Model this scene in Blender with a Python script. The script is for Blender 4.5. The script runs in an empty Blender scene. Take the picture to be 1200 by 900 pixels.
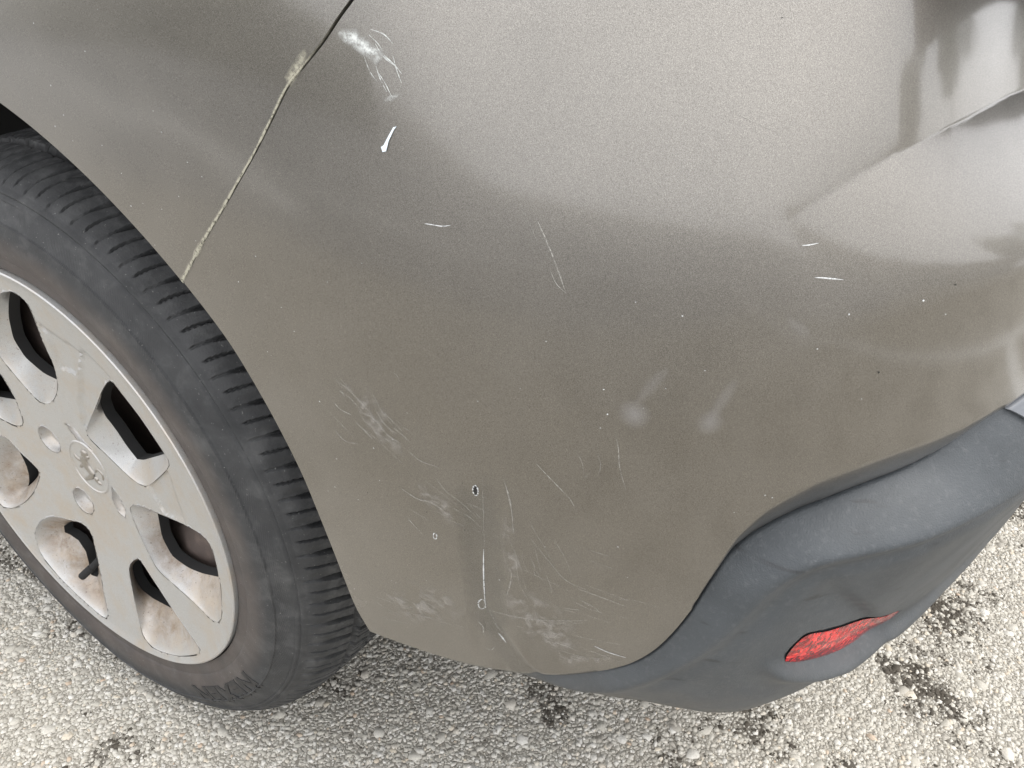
import bpy, bmesh, math, random, json
import numpy as np
from mathutils import Vector, Matrix
random.seed(3); rng=np.random.default_rng(3)
sc=bpy.context.scene
# ------------------------------------------------------------ camera, sky, sun, exposure
HUB=.295
def cam_axes(yaw,pit):
    cy,sy,cp,sp=math.cos(yaw),math.sin(yaw),math.cos(pit),math.sin(pit)
    fw=Vector((-sy*cp,cy*cp,-sp)); r=Vector((cy,sy,0)); return r,r.cross(fw),fw
cd=bpy.data.cameras.new('camera'); co=bpy.data.objects.new('camera',cd); sc.collection.objects.link(co)
r_,u_,f_=cam_axes(math.radians(30.8),math.radians(30.5))
co.matrix_world=Matrix(((r_.x,u_.x,-f_.x,.632),(r_.y,u_.y,-f_.y,-.273),(r_.z,u_.z,-f_.z,.433+HUB),(0,0,0,1)))
cd.sensor_width=36; cd.lens=27; cd.clip_start=.01; cd.clip_end=500
sc.camera=co
SUN_EL=math.radians(62); SUN_AZ=math.radians(12)      # azimuth of the sun measured from +X towards +Y
w=bpy.data.worlds.new('World'); sc.world=w; w.use_nodes=True
nt=w.node_tree; nt.nodes.clear()
sky=nt.nodes.new('ShaderNodeTexSky'); sky.sky_type='NISHITA'; sky.sun_disc=False
sky.sun_elevation=SUN_EL; sky.sun_rotation=math.pi/2-SUN_AZ; sky.dust_density=4; sky.air_density=1.0; sky.ozone_density=1
tc=nt.nodes.new('ShaderNodeTexCoord')
cl=nt.nodes.new('ShaderNodeTexNoise'); cl.inputs['Scale'].default_value=1.7; cl.inputs['Detail'].default_value=5; cl.inputs['Roughness'].default_value=.55
cr=nt.nodes.new('ShaderNodeValToRGB'); cr.color_ramp.elements[0].position=.30; cr.color_ramp.elements[1].position=.62
cr.color_ramp.elements[0].color=(.72,.72,.72,1); cr.color_ramp.elements[1].color=(1,1,1,1)
mx=nt.nodes.new('ShaderNodeMixRGB'); mx.inputs[2].default_value=(9.6,9.6,9.8,1)
bg=nt.nodes.new('ShaderNodeBackground'); bg.inputs[1].default_value=.15
wo=nt.nodes.new('ShaderNodeOutputWorld')
L=nt.links.new
L(tc.outputs['Generated'],cl.inputs['Vector']); L(cl.outputs[0],cr.inputs[0]); L(cr.outputs[0],mx.inputs[0]); L(sky.outputs[0],mx.inputs[1]); L(mx.outputs[0],bg.inputs[0]); L(bg.outputs[0],wo.inputs[0])
sd_=bpy.data.lights.new('sun','SUN'); sd_.energy=1.1; sd_.angle=math.radians(25); sd_.color=(1,.95,.87)
so=bpy.data.objects.new('sun',sd_); sc.collection.objects.link(so)
dv=Vector((math.cos(SUN_EL)*math.cos(SUN_AZ),math.cos(SUN_EL)*math.sin(SUN_AZ),math.sin(SUN_EL)))
so.rotation_euler=dv.to_track_quat('Z','Y').to_euler(); so.location=dv*10
sc.view_settings.view_transform='Standard'; sc.view_settings.look='None'; sc.view_settings.exposure=0.92; sc.view_settings.gamma=1
# ---------- body surface: plan curve P(u), outward normal N(u), offset(u,z)
_B=np.array([(-5,.03),(-3,.018),(-1.5,.008),(-.6,.008),(0,.010),(.15,.011),(.25,.012),(.32,.0135),(.38,.019),(.43,.027),(.481,.038),(.52,.050),(.561,.068),(.594,.090),(.628,.128),(.657,.178),(.688,.250),(.718,.335),(.745,.430),(.768,.54),(.785,.68),(.790,.86)])
_C=np.vstack([_B,[(x,1.72-y) for x,y in _B[-2::-1]]])
def _catmull(P,n=24):
    out=[]
    Q=np.vstack([2*P[0]-P[1],P,2*P[-1]-P[-2]])
    for i in range(1,len(Q)-2):
        p0,p1,p2,p3=Q[i-1:i+3]
        t0=0;t1=t0+np.linalg.norm(p1-p0)**.5;t2=t1+np.linalg.norm(p2-p1)**.5;t3=t2+np.linalg.norm(p3-p2)**.5
        for t in np.linspace(t1,t2,n,endpoint=False):
            A1=(t1-t)/(t1-t0)*p0+(t-t0)/(t1-t0)*p1;A2=(t2-t)/(t2-t1)*p1+(t-t1)/(t2-t1)*p2;A3=(t3-t)/(t3-t2)*p2+(t-t2)/(t3-t2)*p3
            B1=(t2-t)/(t2-t0)*A1+(t-t0)/(t2-t0)*A2;B2=(t3-t)/(t3-t1)*A2+(t-t1)/(t3-t1)*A3
            out.append((t2-t)/(t2-t1)*B1+(t-t1)/(t2-t1)*B2)
    out.append(P[-1]);return np.array(out)
_PC=_catmull(_C)
_s=np.r_[0,np.cumsum(np.linalg.norm(np.diff(_PC,axis=0),axis=1))]
_i0=np.argmin(np.abs(_PC[:len(_PC)//2,0])); _s=_s-_s[_i0]     # u=0 beside the wheel centre
_U=np.arange(_s[0],_s[-1],.004)
_PX=np.interp(_U,_s,_PC[:,0]);_PY=np.interp(_U,_s,_PC[:,1])
_TX=np.gradient(_PX,_U);_TY=np.gradient(_PY,_U)
_k=np.ones(15)/15
_TX=np.convolve(np.pad(_TX,7,mode='edge'),_k,'valid');_TY=np.convolve(np.pad(_TY,7,mode='edge'),_k,'valid')
_L=np.hypot(_TX,_TY);_NX=_TY/_L;_NY=-_TX/_L
UMID=float(np.interp(.86,_PY[_PX>.7],_U[_PX>.7]))
def plan(u):
    return np.interp(u,_U,_PX),np.interp(u,_U,_PY),np.interp(u,_U,_NX),np.interp(u,_U,_NY)
def sm(a,b,x):
    t=np.clip((x-a)/(b-a),0,1);return t*t*(3-2*t)
def _nat(xs,ys):
    n=len(xs);h=np.diff(xs);A=np.zeros((n,n));r=np.zeros(n);A[0,0]=A[-1,-1]=1
    for i in range(1,n-1):
        A[i,i-1]=h[i-1];A[i,i]=2*(h[i-1]+h[i]);A[i,i+1]=h[i];r[i]=6*((ys[i+1]-ys[i])/h[i]-(ys[i]-ys[i-1])/h[i-1])
    M=np.linalg.solve(A,r);
    def f(x):
        x=np.clip(np.asarray(x,float),xs[0],xs[-1]);i=np.clip(np.searchsorted(xs,x)-1,0,n-2);hh=h[i];a=(xs[i+1]-x)/hh;b=(x-xs[i])/hh
        return a*ys[i]+b*ys[i+1]+((a**3-a)*M[i]+(b**3-b)*M[i+1])*hh*hh/6
    return f
_V1=_nat(np.array([.10,.20,.266,.31,.39,.48,.56,.64,.70,.76,.86]),np.array([-.06,-.03,0,.013,.028,.037,.0375,.031,.020,.004,-.032]))
_V0=_nat(np.array([.10,.20,.266,.31,.39,.48,.56,.64,.70,.76,.86]),np.array([-.03,-.01,.012,.020,.027,.031,.033,.0325,.030,.025,.012]))
def ledge_z(u): return np.interp(u,LEDGE_U,LEDGE_Z)
LEDGE_U=np.array([.560,.582,.593,.607,.622,.640,.666,.695,.76,1.5]);LEDGE_Z=np.array([.624,.6375,.6440,.6500,.6540,.6575,.6605,.6635,.668,.67])
LEDGE_A=.034
def o_paint(u,z):
    w=sm(.30,.58,u)*sm(2*UMID-.30,2*UMID-.58,u)
    o=_V0(z)*(1-w)+_V1(z)*w
    uu=np.minimum(u,2*UMID-u); q=np.maximum(z-.598,0); o=o-sm(.395,.470,uu)*np.where(q<.04,1.1*q*q,1.1*.0016+.088*(q-.04))
    if LEDGE_A:
        uu=np.minimum(u,2*UMID-u); I=LEDGE_A*sm(.548,.71,uu)
        zl=ledge_z(uu); t=np.clip((z-(zl-.065))/.065,0,1)
        o=o-I*t**1.4
    return o
def pt(u,z,off):
    x,y,nx,ny=plan(u);return np.stack([x+nx*off,y+ny*off,z+0*x],-1)
# ------------------------------------------------------------ helpers
COL=sc.collection
def mesh_obj(name,V,F,mat=None,parent=None,smooth=True,angle=None):
    me=bpy.data.meshes.new(name); V=np.asarray(V,dtype=float)
    me.from_pydata(V.tolist(),[],F if isinstance(F,list) else F.tolist()); me.update()
    if smooth: me.polygons.foreach_set('use_smooth',[True]*len(me.polygons))
    if angle: me.set_sharp_from_angle(angle=angle)
    if mat: me.materials.append(mat)
    o=bpy.data.objects.new(name,me); COL.objects.link(o)
    if parent: o.parent=parent
    return o
def thing(name,label,cat,group=None,loc=(0,0,0)):
    o=bpy.data.objects.new(name,None); COL.objects.link(o); o.location=loc; o.empty_display_size=.1
    o['label']=label; o['category']=cat
    if group:o['group']=group
    return o
def gridF(m,n,flip=False,wrap=False):
    # m rows (first index) n cols
    i=np.arange(m-1)[:,None]; j=np.arange(n if wrap else n-1)[None,:]; k=(j+1)%n
    F=np.stack([i*n+j+0*i,i*n+k,(i+1)*n+k,(i+1)*n+j],-1).reshape(-1,4)
    return F[:,::-1] if flip else F
def nd(nt,t,**k):
    n=nt.nodes.new('ShaderNode'+t)
    for a,b in k.items():
        if a.startswith('i_'): n.inputs[a[2:].replace('_',' ')].default_value=b
        else: setattr(n,a,b)
    return n
def mat(name,base=(.5,.5,.5),rough=.5,metal=0,**k):
    m=bpy.data.materials.new(name); m.use_nodes=True; b=m.node_tree.nodes['Principled BSDF']
    b.inputs['Base Color'].default_value=(*base,1); b.inputs['Roughness'].default_value=rough; b.inputs['Metallic'].default_value=metal
    for a,v in k.items(): b.inputs[a.replace('_',' ')].default_value=v
    return m,m.node_tree,b
def noise(nt,scale,detail=3,rough=.5,vec=None,dist=0):
    n=nd(nt,'TexNoise'); n.inputs['Scale'].default_value=scale; n.inputs['Detail'].default_value=detail; n.inputs['Roughness'].default_value=rough; n.inputs['Distortion'].default_value=dist
    if vec is not None: nt.links.new(vec,n.inputs['Vector'])
    return n.outputs[0]
def ramp(nt,src,stops):
    r=nd(nt,'ValToRGB'); e=r.color_ramp.elements
    while len(e)<len(stops): e.new(.5)
    for el,(p,c) in zip(e,stops):
        el.position=p; el.color=(*c,1) if isinstance(c,tuple) else (c,c,c,1)
    nt.links.new(src,r.inputs[0]); return r.outputs[0]
def mix(nt,f,a,b,mode='MIX'):
    m=nd(nt,'MixRGB',blend_type=mode)
    for s,v in ((0,f),(1,a),(2,b)):
        if isinstance(v,(int,float)): m.inputs[s].default_value=v if s==0 else (v,v,v,1)
        elif isinstance(v,tuple): m.inputs[s].default_value=(*v,1)
        else: nt.links.new(v,m.inputs[s])
    return m.outputs[0]
def math_(nt,op,a,b=0.,clamp=False):
    m=nd(nt,'Math',operation=op,use_clamp=clamp)
    for s,v in ((0,a),(1,b)):
        if isinstance(v,(int,float)): m.inputs[s].default_value=v
        else: nt.links.new(v,m.inputs[s])
    return m.outputs[0]
def bump(nt,h,dist,strength=1.,nrm=None):
    b=nd(nt,'Bump'); b.inputs['Distance'].default_value=dist; b.inputs['Strength'].default_value=strength
    nt.links.new(h,b.inputs['Height'])
    if nrm is not None: nt.links.new(nrm,b.inputs['Normal'])
    return b.outputs[0]
def objco(nt): return nd(nt,'TexCoord').outputs['Object']
def sep(nt,v):
    s=nd(nt,'SeparateXYZ'); nt.links.new(v,s.inputs[0]); return s.outputs
# ------------------------------------------------------------ materials
# weathered metallic grey-brown paint: flakes, film of road dust growing towards the sill and arch
PAINT,nt,b=mat('paint',rough=.30,metal=.95,Coat_Weight=1.0,Coat_Roughness=.10)
co_=objco(nt); X,Y,Z=sep(nt,co_)
fl=noise(nt,2600,3,.8,co_); fl2=noise(nt,600,2,.6,co_)
flake=ramp(nt,fl,[(.32,(.107,.099,.087)),(.5,(.184,.172,.152)),(.70,(.320,.300,.266))])
mott=ramp(nt,noise(nt,7,4,.6,co_),[(.35,.93),(.7,1.06)])
col=mix(nt,1,flake,mott,'MULTIPLY')
low=ramp(nt,Z,[(.28,.85),(.40,.45),(.55,.12),(.70,0.05)])
archx=math_(nt,'SUBTRACT',X,0.0); zz=math_(nt,'SUBTRACT',Z,HUB)
rr=math_(nt,'SQRT',math_(nt,'ADD',math_(nt,'MULTIPLY',archx,archx),math_(nt,'MULTIPLY',zz,zz)))
ar=ramp(nt,rr,[(.36,.8),(.41,.35),(.50,0.)])
dm=math_(nt,'MAXIMUM',low,ar)
dn=ramp(nt,noise(nt,16,6,.62,co_,.4),[(.36,.25),(.66,1.)])
dn2=ramp(nt,noise(nt,90,4,.7,co_,1.0),[(.3,.6),(.75,1.)])
dust=math_(nt,'MULTIPLY',math_(nt,'MULTIPLY',dm,dn),dn2)
dust=math_(nt,'MULTIPLY',dust,.75,True)
col=mix(nt,dust,col,(.17,.155,.13))
nt.links.new(col,b.inputs['Base Color'])
nt.links.new(math_(nt,'MULTIPLY',math_(nt,'SUBTRACT',1.,dust),.95),b.inputs['Metallic'])
nt.links.new(math_(nt,'ADD',.10,math_(nt,'MULTIPLY',dust,.4)),b.inputs['Coat Roughness'])
nt.links.new(math_(nt,'SUBTRACT',1.,math_(nt,'MULTIPLY',dust,.6)),b.inputs['Coat Weight'])
nb=bump(nt,fl,.00015,.5); nt.links.new(nb,b.inputs['Normal'])
cb=bump(nt,noise(nt,38,3,.5,co_),.0006,.10); nt.links.new(cb,b.inputs['Coat Normal'])
rn=ramp(nt,noise(nt,22,5,.7,co_),[(.3,.28),(.7,.38)]); nt.links.new(math_(nt,'ADD',rn,math_(nt,'MULTIPLY',dust,.3)),b.inputs['Roughness'])
# grained unpainted bumper plastic, greyed by weather
PLAST,nt,b=mat('bumper_plastic',rough=.55)
co_=objco(nt)
c=ramp(nt,noise(nt,14,5,.6,co_,.6),[(.3,(.038,.044,.049)),(.7,(.061,.069,.076))])
c=mix(nt,ramp(nt,noise(nt,330,2,.5,co_),[(.55,0.),(.8,.35)]),c,(.11,.115,.12))
mp=nd(nt,'Mapping'); mp.inputs['Scale'].default_value=(6,6,34); mp.inputs['Rotation'].default_value=(.25,.2,0); nt.links.new(co_,mp.inputs[0])
st=ramp(nt,noise(nt,3.2,4,.6,mp.outputs[0],.5),[(.63,0.),(.70,.7)])
c=mix(nt,math_(nt,'MULTIPLY',st,.9),c,(.022,.023,.025))
dz=ramp(nt,sep(nt,co_)[2],[(.26,.75),(.33,.12),(.40,0.)])
c=mix(nt,math_(nt,'MULTIPLY',dz,ramp(nt,noise(nt,60,4,.6,co_),[(.3,.3),(.7,1.)])),c,(.11,.10,.085))
nt.links.new(c,b.inputs['Base Color'])
nt.links.new(ramp(nt,noise(nt,20,3,.5,co_),[(.3,.48),(.7,.62)]),b.inputs['Roughness'])
nt.links.new(bump(nt,noise(nt,1100,2,.6,co_),.0004,.8),b.inputs['Normal'])
TRIM,nt,b=mat('trim_plastic',base=(.13,.14,.155),rough=.5)
DARK,_,_=mat('liner_black',base=(.012,.012,.012),rough=.9)
def dusty(name,base,dustc,rough,metal=0,s=30,amt=(.45,.75),speck=True,**k):
    m,nt,b=mat(name,rough=rough,metal=metal,**k); co_=objco(nt)
    c=mix(nt,ramp(nt,noise(nt,s,5,.65,co_),[(amt[0],0.),(amt[1],.8)]),base,dustc)
    if speck: c=mix(nt,ramp(nt,noise(nt,700,2,.5,co_),[(.66,0.),(.72,.8)]),c,(.05,.035,.02))
    nt.links.new(c,b.inputs['Base Color']); nt.links.new(bump(nt,noise(nt,400,2,.5,co_),.0002,.3),b.inputs['Normal'])
    return m
# silver painted wheel cover; brake dust lies in the deep pockets (by depth behind the face)
COVER,nt,b=mat('cover_silver',rough=.36,metal=.45,Coat_Weight=.5,Coat_Roughness=.2)
co_=objco(nt); Y=sep(nt,co_)[1]
at=nd(nt,'Attribute',attribute_name='depth'); dp=at.outputs['Fac']
c=ramp(nt,noise(nt,1500,1,.5,co_),[(.3,(.35,.35,.345)),(.7,(.44,.44,.43))])
dn=ramp(nt,noise(nt,55,6,.7,co_,.5),[(.35,.35),(.62,1.)])
low_z=ramp(nt,math_(nt,'SUBTRACT',.5,math_(nt,'MULTIPLY',sep(nt,co_)[2],5.)),[(.50,.05),(.80,1.)])
pd=math_(nt,'MULTIPLY',math_(nt,'MULTIPLY',ramp(nt,dp,[(.0,0.),(.2,.55),(.6,1.)]),dn),low_z)
c=mix(nt,pd,c,(.195,.145,.10))
ed=ramp(nt,noise(nt,24,6,.75,co_),[(.45,0.),(.68,.75)])
c=mix(nt,ed,c,(.40,.34,.27))
sp=ramp(nt,noise(nt,420,3,.6,co_),[(.64,0.),(.70,.85)])
c=mix(nt,math_(nt,'MULTIPLY',sp,ramp(nt,dp,[(0.,.25),(.4,1.)])),c,(.09,.05,.03))
nt.links.new(c,b.inputs['Base Color'])
nt.links.new(math_(nt,'MULTIPLY',math_(nt,'SUBTRACT',1.,pd),.45),b.inputs['Metallic'])
nt.links.new(math_(nt,'ADD',.36,math_(nt,'MULTIPLY',pd,.3)),b.inputs['Roughness'])
STEEL=dusty('steel_wheel',(.085,.066,.058),(.16,.12,.10),.7,0,40)
# tyre rubber: brown dust near the bead, pale scuffs
RUB,nt,b=mat('tyre_rubber',rough=.72)
co_=objco(nt); X,Y,Z=sep(nt,co_)
rr=math_(nt,'SQRT',math_(nt,'ADD',math_(nt,'MULTIPLY',X,X),math_(nt,'MULTIPLY',Z,Z)))
c=ramp(nt,noise(nt,45,6,.65,co_,.3),[(.3,(.021,.022,.023)),(.50,(.030,.031,.032)),(.72,(.062,.063,.063))])
br=math_(nt,'MULTIPLY',ramp(nt,rr,[(.205,1.),(.232,.85),(.246,0.)]),ramp(nt,noise(nt,30,5,.6,co_),[(.25,.5),(.6,1.)]))
br=math_(nt,'MULTIPLY',br,ramp(nt,Y,[(0.,1.),(.05,0.)]))
c=mix(nt,math_(nt,'MULTIPLY',br,.55),c,(.105,.083,.070))
c=mix(nt,math_(nt,'MULTIPLY',ramp(nt,rr,[(.286,0.),(.292,1.)]),ramp(nt,noise(nt,160,4,.7,co_),[(.45,0.),(.7,.5)])),c,(.13,.13,.13))
c=mix(nt,ramp(nt,noise(nt,500,2,.5,co_),[(.70,0.),(.78,.7)]),c,(.22,.22,.21))
nt.links.new(c,b.inputs['Base Color'])
nt.links.new(ramp(nt,noise(nt,25,3,.5,co_),[(.3,.6),(.7,.85)]),b.inputs['Roughness'])
wv=nd(nt,'TexWave',wave_type='BANDS',bands_direction='X'); wv.inputs['Scale'].default_value=220; wv.inputs['Distortion'].default_value=.3; nt.links.new(co_,wv.inputs[0])
zone=math_(nt,'MULTIPLY',ramp(nt,rr,[(.246,0.),(.249,1.),(.262,1.),(.265,0.)]),ramp(nt,noise(nt,6,1,.5,co_),[(.45,0.),(.5,1.)]))
nt.links.new(bump(nt,math_(nt,'MULTIPLY',wv.outputs['Fac'],zone),.0004,.4,bump(nt,noise(nt,700,3,.6,co_),.0004,.7)),b.inputs['Normal'])
RUBD,_,_=mat('tyre_letter_black',base=(.016,.016,.017),rough=.55)
# lens
LENS,nt,b=mat('red_lens',base=(.75,.010,.018),rough=.25,Coat_Weight=.45,Coat_Roughness=.04)
co_=objco(nt)
v=nd(nt,'TexVoronoi',feature='F1'); v.inputs['Scale'].default_value=420; nt.links.new(co_,v.inputs['Vector'])
cc=ramp(nt,v.outputs['Color'],[(.2,(.13,.001,.004)),(.5,(.36,.003,.007)),(.75,(.62,.008,.012)),(.93,(.80,.05,.04))])
cc=mix(nt,ramp(nt,noise(nt,42,3,.6,co_),[(.42,0.),(.62,.75)]),cc,(.085,.002,.004))
nt.links.new(cc,b.inputs['Base Color']); nt.links.new(bump(nt,v.outputs['Distance'],.0010,.35),b.inputs['Normal'])
LENSRIM,_,_=mat('lens_rim_dark_red',base=(.10,.004,.008),rough=.2)
PALE,nt,b=mat('scraped_plastic_white',base=(.55,.56,.56),rough=.6); nt.links.new(ramp(nt,noise(nt,650,3,.7,objco(nt)),[(.36,.15),(.48,1.)]),b.inputs['Alpha'])
SCR,nt,b=mat('scratch_grey',base=(.36,.35,.32),rough=.7); nt.links.new(ramp(nt,noise(nt,500,3,.7,objco(nt)),[(.38,.05),(.56,.85)]),b.inputs['Alpha'])
def faint(name,colr,lo,hi,amax,scale=120):
    m,nt,b=mat(name,base=colr,rough=.7); co_=objco(nt)
    a=ramp(nt,noise(nt,scale,4,.65,co_),[(lo,0.),(hi,amax)])
    at=nd(nt,'Attribute',attribute_name='fade'); a=math_(nt,'MULTIPLY',a,at.outputs['Fac'])
    nt.links.new(a,b.inputs['Alpha']); return m
FAINT=faint('faint_scratch',(.33,.32,.29),.35,.65,.7,260)
RESID=faint('glue_residue',(.62,.64,.62),.33,.62,.9,330)
SCUFF=faint('scuff_haze',(.34,.32,.29),.46,.66,.55,110)
DIRT=faint('seam_dirt',(.40,.38,.30),.30,.52,.95,420)
DENTD=faint('dent_shade',(.15,.145,.125),.1,.5,.22,20)  # darker overlay: shading of the dent and its crease put into the colour
BLACKSPOT,_,_=mat('tar_spot',base=(.01,.01,.01),rough=.6)
GLASS,_,_=mat('tinted_glass',base=(.02,.025,.025),rough=.05)
LANE,nt,b=mat('lane_asphalt',rough=.9); nt.links.new(ramp(nt,noise(nt,9,5,.6,objco(nt)),[(.3,(.18,.184,.19)),(.7,(.24,.245,.252))]),b.inputs['Base Color'])
# ------------------------------------------------------------ asphalt
def tar(nt,co_,c,isl=None):
    xs=sep(nt,co_); reg=ramp(nt,math_(nt,'ADD',math_(nt,'MULTIPLY',xs[0],.5),.3),[(.40,.0),(.60,.055)])
    m_=ramp(nt,math_(nt,'ADD',noise(nt,6.3,6,.8,co_,.3),reg),[(.555,0.),(.66,1.)])
    if isl is not None:
        q=math_(nt,'FRACT',math_(nt,'MULTIPLY',isl,37.7)); m_=math_(nt,'GREATER_THAN',math_(nt,'MULTIPLY',m_,.62),q)
    return mix(nt,m_,c,(.065,.056,.043))
ASPH,nt,b=mat('asphalt_binder',rough=.9)
co_=objco(nt)
v=nd(nt,'TexVoronoi',feature='F1'); v.inputs['Scale'].default_value=190; nt.links.new(co_,v.inputs['Vector'])
c=ramp(nt,v.outputs['Color'],[(.1,(.31,.29,.25)),(.5,(.42,.40,.35)),(.9,(.53,.51,.45))])
ve=nd(nt,'TexVoronoi',feature='DISTANCE_TO_EDGE'); ve.inputs['Scale'].default_value=190; nt.links.new(co_,ve.inputs['Vector'])
e=ramp(nt,ve.outputs['Distance'],[(.02,1.),(.12,0.)])
c=mix(nt,e,c,(.20,.185,.155))
c=tar(nt,co_,c)
nt.links.new(c,b.inputs['Base Color'])
nt.links.new(bump(nt,math_(nt,'MINIMUM',ve.outputs['Distance'],.25),.004,.9),b.inputs['Normal'])
STONE,nt,b=mat('aggregate_stone',rough=.85)
gi=nd(nt,'NewGeometry'); co_=objco(nt)
c=ramp(nt,gi.outputs['Random Per Island'],[(0.,(.33,.31,.27)),(.25,(.45,.43,.375)),(.55,(.52,.50,.445)),(.85,(.61,.595,.55)),(.985,(.55,.49,.39)),(1.,(.46,.35,.26))])
c=mix(nt,ramp(nt,noise(nt,500,3,.6,co_),[(.4,0.),(.75,.45)]),c,(.27,.25,.22))
# darker tarry patches where the binder still shows
c=tar(nt,co_,c,gi.outputs['Random Per Island'])
nt.links.new(c,b.inputs['Base Color']); nt.links.new(bump(nt,noise(nt,900,3,.6,co_),.0005,.6),b.inputs['Normal'])
# ------------------------------------------------------------ ground
gv=[];n=40
gx=np.concatenate([[-250,-60,-15,-5],np.linspace(-2,3,26),[6,15,60,250]]); 
GX,GY=np.meshgrid(gx,gx,indexing='ij'); 
ground=mesh_obj('asphalt_ground',np.stack([GX.ravel(),GY.ravel(),0*GX.ravel()],-1),gridF(len(gx),len(gx),flip=True),ASPH); ground['kind']='structure'
def chips(name,x0,x1,y0,y1,sp,rmin,rmax,big,zt,seed):
    g=np.random.default_rng(seed)
    xs=np.arange(x0,x1,sp);ys=np.arange(y0,y1,sp); A,B=np.meshgrid(xs,ys); A=A.ravel();B=B.ravel()
    A=A+g.uniform(-.5,.5,A.size)*sp;B=B+g.uniform(-.5,.5,B.size)*sp;n=A.size
    edge=np.minimum.reduce([A-x0,x1-A,B-y0,y1-B]); kp=g.random(n)<np.clip(edge/.22,0,1)**.8+.02; A=A[kp];B=B[kp];n=A.size
    r=rmin+(rmax-rmin)*g.random(n)**2.0
    if big: r=np.where(g.random(n)<big,g.uniform(.0050,.0090,n),r)
    k=6; th=np.arange(k)*2*np.pi/k; ph=g.uniform(0,6.28,n)[:,None]; a=th[None]+ph+g.uniform(-.32,.32,(n,k))
    rr=r[:,None]*g.uniform(.70,1.2,(n,k)); el=g.uniform(.6,1.,n)[:,None]; c,s=np.cos(ph*1.7),np.sin(ph*1.7)
    px=rr*np.cos(a);py=rr*np.sin(a)*el; X=px*c-py*s;Y=px*s+py*c
    h=(zt*g.uniform(.55,1.25,n)*np.clip(r/rmax,.55,1.3))[:,None]; tx=g.uniform(-.22,.22,(n,1));ty=g.uniform(-.22,.22,(n,1))
    b=np.stack([A[:,None]+X,B[:,None]+Y,0*X-.0005],-1)
    f=.80+g.uniform(-.1,.1,(n,k))
    t=np.stack([A[:,None]+X*f,B[:,None]+Y*f,h+X*tx+Y*ty],-1)
    V=np.concatenate([b,t],1).reshape(-1,3); base=(np.arange(n)*2*k)[:,None]
    fs=[]
    for i in range(k):
        j=(i+1)%k; fs.append(np.concatenate([base+i,base+j,base+k+j],1)); fs.append(np.concatenate([base+i,base+k+j,base+k+i],1))
    for i in range(1,k-1): fs.append(np.concatenate([base+k,base+k+i,base+k+i+1],1))
    T=np.concatenate(fs,0)
    me=bpy.data.meshes.new(name); me.vertices.add(len(V)); me.vertices.foreach_set('co',V.ravel()); me.loops.add(T.size); me.loops.foreach_set('vertex_index',T.ravel().astype(np.int32))
    me.polygons.add(len(T)); me.polygons.foreach_set('loop_start',np.arange(0,T.size,3,dtype=np.int32)); me.update(calc_edges=True); me.materials.append(STONE)
    o=bpy.data.objects.new(name,me); COL.objects.link(o); o['kind']='stuff'; return o
chips('asphalt_aggregate',-.75,1.50,-.45,1.25,.0040,.0013,.0042,.010,.0013,5)
chips('loose_grit',-.65,1.4,-.4,1.2,.012,.0006,.0013,0,.0024,9)
# white bay markings painted on the ground round the parked car
WPNT=dusty('road_paint_white',(.68,.68,.66),(.35,.34,.31),.8,0,12,speck=False)
def slab(name,x0,x1,y0,y1,z0,z1,m,**k):
    V=[(x,y,z) for x in (x0,x1) for y in (y0,y1) for z in (z0,z1)]
    return mesh_obj(name,V,[(0,1,3,2),(4,6,7,5),(0,4,5,1),(2,3,7,6),(0,2,6,4),(1,5,7,3)],m,smooth=False,**k)
for q in ((1.97,2.06,-2.4,5.2),(1.05,1.97,.83,.915),(-5,1.97,-2.4,-2.3),(-5,1.97,2.9,3.0)):
    o=slab('bay_line',*q,.004,.005,WPNT); o['kind']='structure'
far=slab('far_lane',-40,30,-30,-1.42,.003,.0035,LANE) if 0 else mesh_obj('parking_lane',[(-40,-1.42,.003),(30,-1.50,.003),(30,-40,.003),(-40,-40,.003)],[(0,3,2,1)],LANE,smooth=False); far['kind']='structure'
a_=np.array([-7.4,-4.02]);b2=np.array([-.95,-1.83]);d_=(b2-a_)/np.linalg.norm(b2-a_);q_=np.array([-d_[1],d_[0]])*.11
o=mesh_obj('bay_line',[(*(a_-q_),.0075),(*(b2-q_),.0075),(*(b2+q_),.0075),(*(a_+q_),.0075)],[(0,1,2,3)],WPNT,smooth=False); o['kind']='structure'
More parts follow.
